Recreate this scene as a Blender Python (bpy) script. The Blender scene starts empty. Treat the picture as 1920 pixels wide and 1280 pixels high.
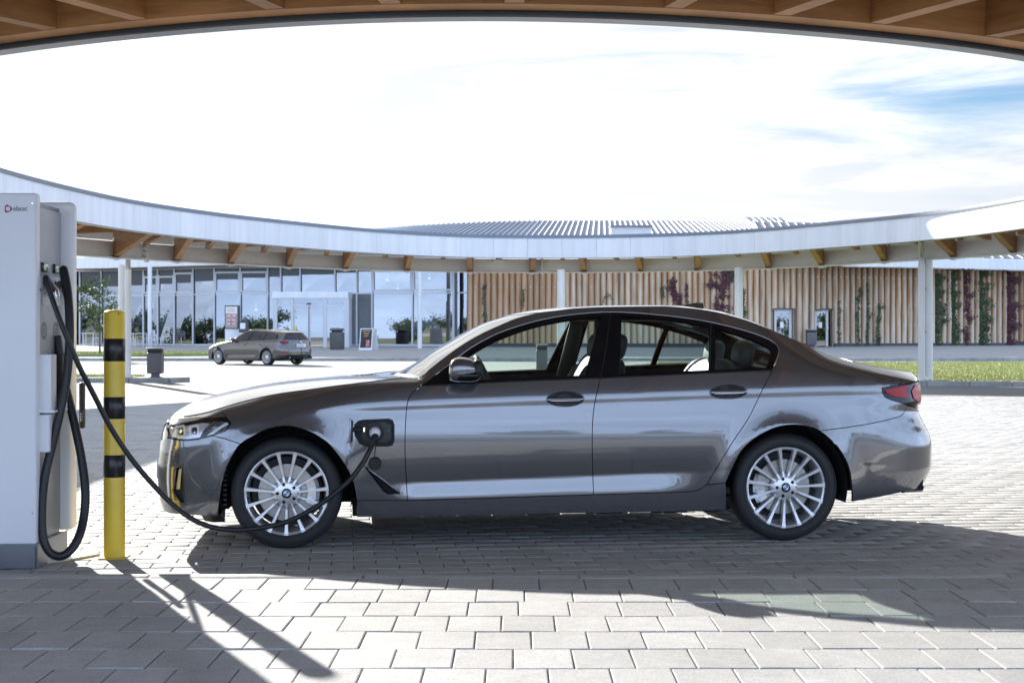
import bpy, bmesh, math, random
import numpy as np
from mathutils import Vector, Matrix
from mathutils.geometry import delaunay_2d_cdt

random.seed(7); RNG = np.random.default_rng(7)
SC = bpy.context.scene
COL = SC.collection

# ------------------------------------------------------------------ camera
FPX, CAMH, HOR = 2800.0, 1.24, 627.0          # focal length in photo pixels, eye height, horizon row
cam = bpy.data.cameras.new('camera'); camo = bpy.data.objects.new('camera', cam); COL.objects.link(camo)
cam.sensor_width = 36.0; cam.lens = 36.0 * FPX / 1920.0
cam.shift_y = -13.0 / 1920.0
cam.clip_start = 0.05; cam.clip_end = 2000.0
camo.location = (0, 0, CAMH); camo.rotation_euler = (math.radians(90), 0, 0)
SC.camera = camo
cam.dof.use_dof = True; cam.dof.focus_distance = 8.9; cam.dof.aperture_fstop = 9.0

# ------------------------------------------------------------------ light
SUN = Vector((-0.401, 0.860, 0.3156)).normalized()       # towards the sun
sl = bpy.data.lights.new('sun', 'SUN'); sl.energy = 5.0; sl.angle = math.radians(0.5); sl.color = (1.0, 0.965, 0.91)
so = bpy.data.objects.new('sun', sl); COL.objects.link(so)
so.rotation_euler = SUN.to_track_quat('Z', 'Y').to_euler(); so.location = (-20, 40, 30)

W = bpy.data.worlds.new('World'); SC.world = W; W.use_nodes = True
nt = W.node_tree; nt.nodes.clear()
def N(t, **k):
    n = nt.nodes.new(t)
    for a, b in k.items(): setattr(n, a, b)
    return n
out = N('ShaderNodeOutputWorld'); bg = N('ShaderNodeBackground'); bg.inputs['Strength'].default_value = 0.13
sky = N('ShaderNodeTexSky', sky_type='NISHITA', sun_disc=False)
sky.sun_elevation = math.asin(SUN.z); sky.sun_rotation = math.atan2(SUN.x, SUN.y)
sky.air_density = 1.0; sky.dust_density = 1.0; sky.ozone_density = 2.0
tc = N('ShaderNodeTexCoord')
mp = N('ShaderNodeMapping'); mp.inputs['Scale'].default_value = (2.0, 2.0, 13.0)
nz = N('ShaderNodeTexNoise'); nz.inputs['Scale'].default_value = 2.2; nz.inputs['Detail'].default_value = 7; nz.inputs['Roughness'].default_value = 0.58; nz.inputs['Distortion'].default_value = 0.4
nt.links.new(tc.outputs['Generated'], mp.inputs['Vector']); nt.links.new(mp.outputs['Vector'], nz.inputs['Vector'])
def gap(d, pw):       # a hole in the cloud deck around one compass direction
    fl = N('ShaderNodeVectorMath', operation='MULTIPLY'); fl.inputs[1].default_value = (1, 1, 4); nt.links.new(tc.outputs['Generated'], fl.inputs[0])
    no_ = N('ShaderNodeVectorMath', operation='NORMALIZE'); nt.links.new(fl.outputs[0], no_.inputs[0])
    dp = N('ShaderNodeVectorMath', operation='DOT_PRODUCT'); dp.inputs[1].default_value = Vector((d[0], d[1], d[2] * 4)).normalized()
    nt.links.new(no_.outputs[0], dp.inputs[0])
    p = N('ShaderNodeMath', operation='POWER'); p.inputs[1].default_value = pw; p.use_clamp = True
    nt.links.new(dp.outputs['Value'], p.inputs[0]); return p.outputs[0]
g1 = gap((0.31, 1, 0.160), 150); g2 = gap((0.08, 1, 0.183), 420)
ad = N('ShaderNodeMath', operation='MULTIPLY_ADD'); ad.inputs[1].default_value = 0.42
nt.links.new(g1, ad.inputs[0])
ad2 = N('ShaderNodeMath', operation='MULTIPLY_ADD'); ad2.inputs[1].default_value = 0.17
nt.links.new(g2, ad2.inputs[0]); nt.links.new(nz.outputs['Fac'], ad2.inputs[2]); nt.links.new(ad2.outputs[0], ad.inputs[2])
mr = N('ShaderNodeMapRange', interpolation_type='SMOOTHSTEP'); mr.inputs['From Min'].default_value = 0.60; mr.inputs['From Max'].default_value = 1.06
nt.links.new(ad.outputs[0], mr.inputs['Value'])
# cloud brightness: thicker and thinner veils
cr = N('ShaderNodeValToRGB'); cr.color_ramp.elements[0].position = 0.40; cr.color_ramp.elements[0].color = (1.0, 1.0, 1.0, 1)
cr.color_ramp.elements[1].position = 0.62; cr.color_ramp.elements[1].color = (0.66, 0.675, 0.70, 1)
nt.links.new(nz.outputs['Fac'], cr.inputs['Fac'])
# the veil glows towards the sun
dpS = N('ShaderNodeVectorMath', operation='DOT_PRODUCT'); dpS.inputs[1].default_value = SUN
nt.links.new(tc.outputs['Generated'], dpS.inputs[0])
mrS = N('ShaderNodeValToRGB'); mrS.color_ramp.interpolation = 'EASE'
mrS.color_ramp.elements[0].position = 0.35; mrS.color_ramp.elements[0].color = (0.35, 0.45, 0.63, 1)
mrS.color_ramp.elements[1].position = 0.82; mrS.color_ramp.elements[1].color = (0.250, 0.254, 0.263, 1)
e3 = mrS.color_ramp.elements.new(0.99); e3.color = (0.32, 0.318, 0.315, 1)
hf = N('ShaderNodeMath', operation='MULTIPLY_ADD'); hf.inputs[1].default_value = 0.5; hf.inputs[2].default_value = 0.5
nt.links.new(dpS.outputs['Value'], hf.inputs[0]); nt.links.new(hf.outputs[0], mrS.inputs['Fac'])
vm0 = N('ShaderNodeVectorMath', operation='MULTIPLY'); nt.links.new(cr.outputs['Color'], vm0.inputs[0]); nt.links.new(mrS.outputs['Color'], vm0.inputs[1])
vm = N('ShaderNodeVectorMath', operation='SCALE'); nt.links.new(vm0.outputs[0], vm.inputs[0]); 
sxyz = N('ShaderNodeSeparateXYZ'); nt.links.new(tc.outputs['Generated'], sxyz.inputs[0])          # the veil whitens towards the horizon all round
hz = N('ShaderNodeMapRange', interpolation_type='SMOOTHSTEP'); hz.inputs['From Min'].default_value = 0.0; hz.inputs['From Max'].default_value = 0.45; hz.inputs['To Min'].default_value = 15.5; hz.inputs['To Max'].default_value = 9.0
nt.links.new(sxyz.outputs['Z'], hz.inputs['Value']); nt.links.new(hz.outputs[0], vm.inputs['Scale'])
sk2 = N('ShaderNodeVectorMath', operation='MULTIPLY'); sk2.inputs[1].default_value = (0.20, 0.28, 0.37)
nt.links.new(sky.outputs['Color'], sk2.inputs[0])
mx = N('ShaderNodeMix', data_type='RGBA')
nt.links.new(mr.outputs[0], mx.inputs[0]); nt.links.new(vm.outputs[0], mx.inputs[6]); nt.links.new(sk2.outputs[0], mx.inputs[7])
nt.links.new(mx.outputs[2], bg.inputs['Color']); nt.links.new(bg.outputs[0], out.inputs['Surface'])

vs = SC.view_settings; vs.view_transform = 'Standard'; vs.look = 'None'; vs.gamma = 1.0; vs.use_curve_mapping = False
vs.exposure = 1.42
SC.cycles.max_bounces = 10; SC.cycles.transparent_max_bounces = 16

# ------------------------------------------------------------------ materials
MATS = {}
def mat(name, color, rough=0.5, metal=0.0, spec=0.5, var=0.0, vscale=3.0, stretch=(1, 1, 1), bump=0.0, bscale=40.0,
        coat=0.0, rnd=0.0, island=False, col2=None, emit=None, coat_rough=0.03, detail=6, world=False, stain=0.0):
    if name in MATS: return MATS[name]
    m = bpy.data.materials.new(name); m.use_nodes = True; t = m.node_tree; p = t.nodes['Principled BSDF']
    p.inputs['Base Color'].default_value = (*color, 1); p.inputs['Roughness'].default_value = rough
    p.inputs['Metallic'].default_value = metal; p.inputs['Specular IOR Level'].default_value = spec
    p.inputs['Coat Weight'].default_value = coat; p.inputs['Coat Roughness'].default_value = coat_rough
    def A(ty, **k):
        n = t.nodes.new(ty)
        for a, b in k.items(): setattr(n, a, b)
        return n
    if emit: p.inputs['Emission Color'].default_value = (*emit[0], 1); p.inputs['Emission Strength'].default_value = emit[1]
    if var or bump:
        co = A('ShaderNodeTexCoord'); ma = A('ShaderNodeMapping'); ma.inputs['Scale'].default_value = stretch
        t.links.new(A('ShaderNodeNewGeometry').outputs['Position'] if world else co.outputs['Object'], ma.inputs['Vector'])
    fac = None
    if var:
        no = A('ShaderNodeTexNoise'); no.inputs['Scale'].default_value = vscale; no.inputs['Detail'].default_value = detail; no.inputs['Roughness'].default_value = 0.6
        t.links.new(ma.outputs['Vector'], no.inputs['Vector'])
        r = A('ShaderNodeMapRange'); r.inputs['From Min'].default_value = 0.3; r.inputs['From Max'].default_value = 0.7
        t.links.new(no.outputs['Fac'], r.inputs['Value'])
        mi = A('ShaderNodeMix', data_type='RGBA')
        c2 = col2 if col2 else tuple(c * (1 - var) for c in color)
        c1 = color if col2 else tuple(min(1, c * (1 + var * 0.6)) for c in color)
        mi.inputs[6].default_value = (*c1, 1); mi.inputs[7].default_value = (*c2, 1)
        t.links.new(r.outputs[0], mi.inputs[0]); fac = mi.outputs[2]
    if rnd:
        if island: src = A('ShaderNodeNewGeometry').outputs['Random Per Island']
        else: src = A('ShaderNodeObjectInfo').outputs['Random']
        r2 = A('ShaderNodeMapRange'); r2.inputs['To Min'].default_value = 1 - rnd; r2.inputs['To Max'].default_value = 1 + rnd
        t.links.new(src, r2.inputs['Value'])
        sc = A('ShaderNodeVectorMath', operation='SCALE'); t.links.new(r2.outputs[0], sc.inputs['Scale'])
        if fac: t.links.new(fac, sc.inputs[0])
        else: sc.inputs[0].default_value = color
        fac = sc.outputs[0]
    if stain:      # spills, tyre dust and worn patches with shapes of their own
        s1 = A('ShaderNodeTexNoise'); s1.inputs['Scale'].default_value = 1.1; s1.inputs['Detail'].default_value = 8; s1.inputs['Roughness'].default_value = 0.7
        t.links.new(ma.outputs['Vector'], s1.inputs['Vector'])
        s2 = A('ShaderNodeMapRange'); s2.inputs['From Min'].default_value = 0.50; s2.inputs['From Max'].default_value = 0.72; s2.inputs['To Min'].default_value = 1.0; s2.inputs['To Max'].default_value = 1 - stain
        t.links.new(s1.outputs['Fac'], s2.inputs['Value'])
        s4 = A('ShaderNodeTexNoise'); s4.inputs['Scale'].default_value = 130; s4.inputs['Detail'].default_value = 2; t.links.new(ma.outputs['Vector'], s4.inputs['Vector'])
        s5 = A('ShaderNodeMapRange'); s5.inputs['From Min'].default_value = 0.35; s5.inputs['From Max'].default_value = 0.65; s5.inputs['To Min'].default_value = 0.84; s5.inputs['To Max'].default_value = 1.12; t.links.new(s4.outputs['Fac'], s5.inputs['Value'])
        s6 = A('ShaderNodeMath', operation='MULTIPLY'); t.links.new(s2.outputs[0], s6.inputs[0]); t.links.new(s5.outputs[0], s6.inputs[1])
        s3 = A('ShaderNodeVectorMath', operation='SCALE'); t.links.new(fac, s3.inputs[0]); t.links.new(s6.outputs[0], s3.inputs['Scale']); fac = s3.outputs[0]
    if fac: t.links.new(fac, p.inputs['Base Color'])
    if bump:
        bn = A('ShaderNodeTexNoise'); bn.inputs['Scale'].default_value = bscale; bn.inputs['Detail'].default_value = 5
        t.links.new(ma.outputs['Vector'], bn.inputs['Vector'])
        b = A('ShaderNodeBump'); b.inputs['Strength'].default_value = bump; b.inputs['Distance'].default_value = 0.01
        t.links.new(bn.outputs['Fac'], b.inputs['Height']); t.links.new(b.outputs['Normal'], p.inputs['Normal'])
    MATS[name] = m; return m

def glass(name, tint=(0.8, 0.88, 0.85), ior=1.5, refl=None, rough=0.0):
    if name in MATS: return MATS[name]
    m = bpy.data.materials.new(name); m.use_nodes = True; t = m.node_tree; t.nodes.clear()
    o = t.nodes.new('ShaderNodeOutputMaterial'); tr = t.nodes.new('ShaderNodeBsdfTransparent'); gl = t.nodes.new('ShaderNodeBsdfGlossy')
    tr.inputs['Color'].default_value = (*tint, 1); gl.inputs['Roughness'].default_value = rough; gl.inputs['Color'].default_value = (1, 1, 1, 1)
    mi = t.nodes.new('ShaderNodeMixShader'); fr = t.nodes.new('ShaderNodeFresnel')
    ge = t.nodes.new('ShaderNodeNewGeometry'); iv = t.nodes.new('ShaderNodeMapRange'); iv.inputs['To Min'].default_value = ior; iv.inputs['To Max'].default_value = 1 / ior   # a thin pane reflects alike from both sides
    t.links.new(ge.outputs['Backfacing'], iv.inputs['Value']); t.links.new(iv.outputs[0], fr.inputs['IOR'])
    t.links.new(tr.outputs[0], mi.inputs[1]); t.links.new(gl.outputs[0], mi.inputs[2])
    if refl is None: t.links.new(fr.outputs[0], mi.inputs[0])
    else:
        mm = t.nodes.new('ShaderNodeMath'); mm.operation = 'MAXIMUM'; mm.inputs[1].default_value = refl
        t.links.new(fr.outputs[0], mm.inputs[0]); t.links.new(mm.outputs[0], mi.inputs[0])
    t.links.new(mi.outputs[0], o.inputs['Surface'])
    MATS[name] = m; return m

M_conc = mat('concrete_paver', (0.425, 0.42, 0.41), 0.85, var=0.10, vscale=9, bump=0.3, bscale=180, rnd=0.09, world=True, stain=0.22)
M_conc_i = mat('concrete_paver_field', (0.425, 0.42, 0.41), 0.85, var=0.12, vscale=3, bump=0.3, bscale=120, rnd=0.08, island=True, world=True, stain=0.25)
M_joint = mat('joint_sand', (0.17, 0.16, 0.145), 0.95, var=0.4, vscale=60)
M_asph = mat('pale_asphalt', (0.22, 0.22, 0.217), 0.9, var=0.14, vscale=0.35, bump=0.2, bscale=90)
M_walk = mat('pavement_slab', (0.36, 0.355, 0.35), 0.9, var=0.1, vscale=0.8)
M_kerb = mat('kerb_stone', (0.36, 0.355, 0.345), 0.85, var=0.2, vscale=4, rnd=0.08)
M_grass_b = mat('lawn_soil', (0.26, 0.29, 0.10), 0.95, var=0.35, vscale=1.4)
M_blade = mat('grass_blades', (0.40, 0.42, 0.15), 0.7, rnd=0.35, island=True)
M_white = mat('white_coated_metal', (0.75, 0.765, 0.80), 0.42, var=0.10, vscale=1.6, stretch=(2.5, 2.5, 0.25), rnd=0.025)
M_steel = mat('white_painted_steel', (0.76, 0.755, 0.735), 0.45, var=0.06, vscale=2)
M_zinc = mat('zinc_pipe', (0.5, 0.5, 0.5), 0.4, metal=0.8, var=0.2, vscale=6)
M_wood = mat('spruce_beam', (0.43, 0.215, 0.078), 0.6, var=0.3, vscale=2.0, stretch=(1.0, 1.0, 9.0), bump=0.12, bscale=14, rnd=0.12, col2=(0.27, 0.125, 0.043))
M_deck = mat('spruce_boarding', (0.33, 0.27, 0.21), 0.7, var=0.25, vscale=3, stretch=(6, 1, 1))
M_gutter = mat('grey_gutter', (0.17, 0.19, 0.21), 0.35, metal=0.6)
M_roofm = mat('standing_seam_metal', (0.22, 0.25, 0.32), 0.55, metal=0.25, var=0.12, vscale=0.5)
M_seam = mat('roof_seam_metal', (0.45, 0.48, 0.53), 0.6)
M_black = mat('black_plastic', (0.014, 0.015, 0.017), 0.55)
M_gblack = mat('gloss_black', (0.006, 0.006, 0.008), 0.10, spec=0.35)
M_rubber = mat('tyre_rubber', (0.020, 0.021, 0.024), 0.62, bump=0.12, bscale=70)
M_cable = mat('cable_sheath', (0.013, 0.014, 0.017), 0.42)
M_under = mat('underbody', (0.012, 0.012, 0.013), 0.9)
M_alu = mat('alloy_rim', (0.78, 0.79, 0.81), 0.30, metal=0.65)
M_alu_d = mat('dark_alloy', (0.30, 0.31, 0.33), 0.3, metal=0.9)  # darker alloy for the disc bells
M_disc = mat('brake_disc', (0.40, 0.385, 0.36), 0.35, metal=0.9, var=0.15, vscale=30)
M_chrome = mat('chrome', (0.85, 0.85, 0.86), 0.05, metal=1.0)
M_satin = mat('satin_aluminium', (0.62, 0.63, 0.66), 0.25, metal=1.0)
M_leather_d = mat('front_seat_leather', (0.05, 0.055, 0.055), 0.5, var=0.06, vscale=8)
M_leather = mat('pale_leather', (0.17, 0.18, 0.178), 0.5, var=0.06, vscale=8)
M_headl = mat('headliner', (0.030, 0.030, 0.032), 0.9)
M_cabin = mat('cabin_trim', (0.030, 0.031, 0.034), 0.6)
M_red = mat('red_lens', (0.27, 0.003, 0.010), 0.14, spec=0.3, emit=((0.9, 0.01, 0.03), 0.04))
M_blue = mat('blue_enamel', (0.02, 0.22, 0.62), 0.3)
M_wenamel = mat('white_enamel', (0.8, 0.8, 0.8), 0.3)
M_yellow = mat('yellow_paint', (0.82, 0.58, 0.045), 0.38, var=0.08, vscale=6, coat=0.2)
M_tape = mat('black_band', (0.018, 0.018, 0.019), 0.28, var=0.3, vscale=40, stretch=(1, 1, 0.1), bump=0.1, bscale=60)
M_chw = mat('white_cabinet', (0.83, 0.85, 0.885), 0.40, var=0.03, vscale=2)
M_chg = mat('grey_cabinet', (0.20, 0.215, 0.245), 0.30, metal=0.3, var=0.12, vscale=3)
M_chg2 = mat('light_grey_panel', (0.40, 0.42, 0.46), 0.32, metal=0.3, var=0.12, vscale=4)
M_binm = mat('bin_metal', (0.11, 0.108, 0.112), 0.5, var=0.1, vscale=3)
M_frame = mat('aluminium_frame', (0.60, 0.62, 0.66), 0.4)
M_dframe = mat('dark_frame', (0.06, 0.065, 0.08), 0.5)
M_cafe = glass('facade_glass', (0.36, 0.43, 0.50), 1.5, refl=0.27)
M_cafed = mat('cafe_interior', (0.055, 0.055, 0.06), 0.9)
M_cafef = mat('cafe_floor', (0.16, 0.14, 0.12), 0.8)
M_gravel = mat('pale_gravel', (0.48, 0.48, 0.48), 0.9, var=0.5, vscale=5)
M_plinth = mat('wall_plinth', (0.075, 0.085, 0.10), 0.8)
M_leaf = mat('tree_leaves', (0.075, 0.115, 0.028), 0.6, rnd=0.5, island=True)
M_leafd = mat('dark_leaves', (0.035, 0.062, 0.022), 0.6, rnd=0.5, island=True)
M_ivy = mat('ivy_leaves', (0.040, 0.065, 0.022), 0.55, rnd=0.5, island=True)
M_wine = mat('wine_red_leaves', (0.085, 0.020, 0.030), 0.55, rnd=0.6, island=True)
M_bark = mat('bark', (0.13, 0.10, 0.075), 0.9, var=0.3, vscale=10)
M_cglass = glass('clear_lens', (0.97, 0.98, 1.0), 1.5)
M_gl_f = glass('front_glass', (0.80, 0.88, 0.84), 1.5)
M_gl_w = glass('windscreen_glass', (0.86, 0.93, 0.89), 2.4)
M_gl_r = glass('rear_glass', (0.74, 0.82, 0.79), 1.5)
M_gl_q = glass('quarter_glass', (0.52, 0.58, 0.57), 1.5)
M_gl_p = mat('privacy_glass', (0.012, 0.015, 0.024), 0.06, spec=0.55)

def paint_mat(name, base):
    m = bpy.data.materials.new(name); m.use_nodes = True; t = m.node_tree; p = t.nodes['Principled BSDF']
    p.inputs['Base Color'].default_value = (*base, 1); p.inputs['Metallic'].default_value = 0.72; p.inputs['Roughness'].default_value = 0.20
    p.inputs['Coat Weight'].default_value = 1.0; p.inputs['Coat Roughness'].default_value = 0.015; p.inputs['Coat IOR'].default_value = 1.8
    co = t.nodes.new('ShaderNodeTexCoord'); no = t.nodes.new('ShaderNodeTexNoise'); no.inputs['Scale'].default_value = 900; no.inputs['Detail'].default_value = 1
    t.links.new(co.outputs['Object'], no.inputs['Vector'])
    b = t.nodes.new('ShaderNodeBump'); b.inputs['Strength'].default_value = 0.05; b.inputs['Distance'].default_value = 0.001
    t.links.new(no.outputs['Fac'], b.inputs['Height']); t.links.new(b.outputs['Normal'], p.inputs['Normal'])
    return m
M_paint = paint_mat('warm_grey_metallic_paint', (0.160, 0.166, 0.182)); M_paint2 = paint_mat('darkened_metallic_paint', (0.085, 0.078, 0.075))  # estate copy of the sedan's paint, darkened to stand in for dimmer reflections

def log_mat(name, pale, brown):
    m = bpy.data.materials.new(name); m.use_nodes = True; t = m.node_tree; p = t.nodes['Principled BSDF']; p.inputs['Roughness'].default_value = 0.8
    def A(ty, **k):
        n = t.nodes.new(ty)
        for a, b in k.items(): setattr(n, a, b)
        return n
    oi = A('ShaderNodeObjectInfo'); tcx = A('ShaderNodeTexCoord')
    off = A('ShaderNodeVectorMath', operation='SCALE'); cmb = A('ShaderNodeCombineXYZ')
    for i in range(3): t.links.new(oi.outputs['Random'], cmb.inputs[i])
    t.links.new(cmb.outputs[0], off.inputs[0]); off.inputs['Scale'].default_value = 97.0
    ad = A('ShaderNodeVectorMath', operation='ADD'); t.links.new(tcx.outputs['Object'], ad.inputs[0]); t.links.new(off.outputs[0], ad.inputs[1])
    ma = A('ShaderNodeMapping'); ma.inputs['Scale'].default_value = (5, 5, 0.5); t.links.new(ad.outputs[0], ma.inputs['Vector'])
    no = A('ShaderNodeTexNoise'); no.inputs['Scale'].default_value = 1.3; no.inputs['Detail'].default_value = 5; t.links.new(ma.outputs['Vector'], no.inputs['Vector'])
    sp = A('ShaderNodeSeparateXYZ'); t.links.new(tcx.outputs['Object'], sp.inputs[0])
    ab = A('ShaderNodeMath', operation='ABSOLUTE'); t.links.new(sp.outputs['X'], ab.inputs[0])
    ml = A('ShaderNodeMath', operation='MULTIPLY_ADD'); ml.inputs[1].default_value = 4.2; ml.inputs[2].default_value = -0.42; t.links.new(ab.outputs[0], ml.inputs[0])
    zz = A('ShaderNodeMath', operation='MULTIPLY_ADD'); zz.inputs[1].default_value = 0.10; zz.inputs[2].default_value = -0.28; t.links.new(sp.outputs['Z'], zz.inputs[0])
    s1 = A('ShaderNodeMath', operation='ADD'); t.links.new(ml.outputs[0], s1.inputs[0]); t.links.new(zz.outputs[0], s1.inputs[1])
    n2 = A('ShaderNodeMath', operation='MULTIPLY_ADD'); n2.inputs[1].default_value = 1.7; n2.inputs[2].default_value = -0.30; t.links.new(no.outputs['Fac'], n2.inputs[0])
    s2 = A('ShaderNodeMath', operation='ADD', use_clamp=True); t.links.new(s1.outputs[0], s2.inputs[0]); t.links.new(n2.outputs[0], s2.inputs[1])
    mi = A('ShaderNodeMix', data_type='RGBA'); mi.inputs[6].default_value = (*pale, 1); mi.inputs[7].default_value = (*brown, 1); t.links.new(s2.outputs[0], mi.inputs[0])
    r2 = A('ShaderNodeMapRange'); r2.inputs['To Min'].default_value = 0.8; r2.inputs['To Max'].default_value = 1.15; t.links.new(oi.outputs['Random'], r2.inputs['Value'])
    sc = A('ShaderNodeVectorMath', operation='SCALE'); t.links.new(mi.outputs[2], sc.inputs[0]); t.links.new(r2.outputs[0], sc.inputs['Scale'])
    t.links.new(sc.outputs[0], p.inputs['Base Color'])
    return m
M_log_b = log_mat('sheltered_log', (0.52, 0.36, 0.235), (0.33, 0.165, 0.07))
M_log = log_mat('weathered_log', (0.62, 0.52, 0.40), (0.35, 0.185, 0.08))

# ------------------------------------------------------------------ scene helpers
def tag(o, label=None, cat=None, group=None, kind=None):
    if label: o['label'] = label
    if cat: o['category'] = cat
    if group: o['group'] = group
    if kind: o['kind'] = kind
    return o
def empty(name, loc, label=None, cat=None, group=None, rz=0.0, parent=None):
    o = bpy.data.objects.new(name, None); COL.objects.link(o); o.location = loc; o.rotation_euler = (0, 0, rz); o.empty_display_size = 0.2
    if parent: o.parent = parent
    return tag(o, label, cat, group)
def link(name, me, parent=None, loc=None, rz=0.0):
    o = bpy.data.objects.new(name, me); COL.objects.link(o)
    if parent: o.parent = parent
    if loc is not None: o.location = loc
    o.rotation_euler = (0, 0, rz); return o
class MB:
    def __init__(s): s.v = []; s.f = []; s.m = []
    def add(s, v, f, mi=0):
        b = len(s.v); s.v += [tuple(p) for p in v]; s.f += [tuple(i + b for i in q) for q in f]; s.m += [mi] * len(f); return s
    def box(s, c, d, rz=0.0, bevel=0.0, seg=2, mi=0, rot=None):
        bm = bmesh.new(); bmesh.ops.create_cube(bm, size=1.0)
        bmesh.ops.scale(bm, vec=d, verts=bm.verts)
        if bevel: bmesh.ops.bevel(bm, geom=list(bm.edges), offset=bevel, segments=seg, affect='EDGES', profile=0.5)
        R = rot if rot is not None else Matrix.Rotation(rz, 3, 'Z')
        bm.verts.ensure_lookup_table()
        vv = [R @ v.co + Vector(c) for v in bm.verts]; ff = [[v.index for v in f.verts] for f in bm.faces]; bm.free()
        return s.add(vv, ff, mi)
    def tube(s, path, r, seg=8, cap=True, mi=0):
        P = [Vector(p) for p in path]; n = len(P); rr = r if hasattr(r, '__len__') else [r] * n
        up = None; vs_ = []
        for i in range(n):
            t = (P[min(i + 1, n - 1)] - P[max(i - 1, 0)]).normalized()
            if up is None:
                up = Vector((0, 0, 1)) if abs(t.z) < 0.9 else Vector((1, 0, 0))
            a = t.cross(up).normalized(); up = a.cross(t).normalized()
            for k in range(seg):
                an = 2 * math.pi * k / seg; vs_.append(P[i] + (a * math.cos(an) + up * math.sin(an)) * rr[i])
        ff = [(i * seg + k, i * seg + (k + 1) % seg, (i + 1) * seg + (k + 1) % seg, (i + 1) * seg + k) for i in range(n - 1) for k in range(seg)]
        if cap: ff += [tuple(range(seg))[::-1], tuple((n - 1) * seg + k for k in range(seg))]
        return s.add(vs_, ff, mi)
    def lathe(s, prof, seg=32, axis='Z', c=(0, 0, 0), mi=0):     # prof: (radius, height)
        vs_ = []
        for r, h in prof:
            for k in range(seg):
                a = 2 * math.pi * k / seg; x, y = r * math.cos(a), r * math.sin(a)
                p = (x, y, h) if axis == 'Z' else (x, h, y)
                vs_.append((p[0] + c[0], p[1] + c[1], p[2] + c[2]))
        n = len(prof); flip = axis != 'Z'
        ff = []
        for i in range(n - 1):
            for k in range(seg):
                q = (i * seg + k, i * seg + (k + 1) % seg, (i + 1) * seg + (k + 1) % seg, (i + 1) * seg + k)
                ff.append(q[::-1] if flip else q)
        return s.add(vs_, ff, mi)
    def prism(s, poly, z0, z1, mi=0):           # poly: (x,y) in plan
        n = len(poly); v = [(x, y, z0) for x, y in poly] + [(x, y, z1) for x, y in poly]
        f = [tuple(range(n))[::-1], tuple(range(n, 2 * n))] + [(i, (i + 1) % n, n + (i + 1) % n, n + i) for i in range(n)]
        return s.add(v, f, mi)
    def mesh(s, name, mats, smooth=False, angle=None):
        me = bpy.data.meshes.new(name); me.from_pydata([tuple(p) for p in s.v], [], s.f)
        for m in (mats if isinstance(mats, (list, tuple)) else [mats]): me.materials.append(m)
        if any(s.m): me.polygons.foreach_set('material_index', s.m)
        if smooth or angle: me.polygons.foreach_set('use_smooth', [True] * len(me.polygons))
        me.update()
        if angle: me.set_sharp_from_angle(angle=math.radians(angle))
        return me
    def obj(s, name, mats, parent=None, smooth=False, angle=None, loc=None, rz=0.0):
        return link(name, s.mesh(name, mats, smooth, angle), parent, loc, rz)
def npmesh(name, v, f, mats, smooth=False):
    me = bpy.data.meshes.new(name); v = np.asarray(v, np.float32); f = np.asarray(f, np.int32)
    me.vertices.add(len(v)); me.vertices.foreach_set('co', v.ravel())
    k = f.shape[1]; me.loops.add(f.size); me.loops.foreach_set('vertex_index', f.ravel())
    me.polygons.add(len(f)); me.polygons.foreach_set('loop_start', np.arange(0, f.size, k, dtype=np.int32))
    me.update(calc_edges=True); me.validate()
    if smooth: me.polygons.foreach_set('use_smooth', [True] * len(me.polygons))
    me.materials.append(mats); return me
def at(x, y, Y): return Vector(((x - 960) / FPX * Y, Y, CAMH - (y - HOR) / FPX * Y))
def zg(Y): return float(np.interp(Y, [0, 70, 70.2, 86, 500], [0, 0, 0.15, 0.58, 0.58]))
def copy_tree(o, parent=None):
    c = o.copy(); COL.objects.link(c)
    if parent: c.parent = parent
    for ch in list(o.children): copy_tree(ch, c)
    return c
# ================================================================== ground
def sheet(name, x0, x1, ys, dz, m, kind='structure', nx=2):
    v = []; f = []
    xs = np.linspace(x0, x1, nx)
    for y in ys:
        for x in xs: v.append((x, y, zg(y) + dz))
    for i in range(len(ys) - 1):
        for j in range(nx - 1): f.append((i * nx + j, i * nx + j + 1, (i + 1) * nx + j + 1, (i + 1) * nx + j))
    mb = MB().add(v, f); o = mb.obj(name, m); return tag(o, kind=kind)
g = sheet('ground', -600, 600, [-500, 0, 30, 60, 69.9, 70.2, 86, 500], -0.035, M_asph)
road = sheet('road', -90, 90, [30, 50, 69.85], -0.004, M_asph)
walk = sheet('sidewalk', -90, 90, [70.3, 78, 86, 130], -0.004, M_walk)

# --- paving: rectangular slabs in front, smaller pavers in the bay behind the border
TH = math.atan2(0.1123, 0.9938); CT, ST = math.cos(TH), math.sin(TH)
FZ = 0.12                                  # the forecourt the camera stands on is a kerb higher
pave = tag(MB().add([(-20, 6.98, -0.012), (20, 6.98, -0.012), (20, 30, -0.012), (-20, 30, -0.012)], [(0, 1, 2, 3)]).obj('parking_bay', M_joint), kind='structure')
fore = tag(MB().add([(-8, 1.9, FZ - 0.010), (8, 1.9, FZ - 0.010), (8, 6.90, FZ - 0.010), (-8, 6.90, FZ - 0.010)], [(0, 1, 2, 3)]).obj('forecourt', M_joint), kind='structure')
apron = tag(MB().box((0, -41.55, FZ - 0.10), (120, 97.0, 0.168)).obj('driveway', M_conc), kind='structure')
tag(MB().add([(-60, 6.95, -0.008), (-20, 6.95, -0.008), (-20, 30, -0.008), (-60, 30, -0.008), (60, 6.95, -0.008), (20, 6.95, -0.008), (20, 30, -0.008), (60, 30, -0.008)],
             [(0, 1, 2, 3), (4, 7, 6, 5)]).obj('yard', M_conc), kind='structure')
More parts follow.
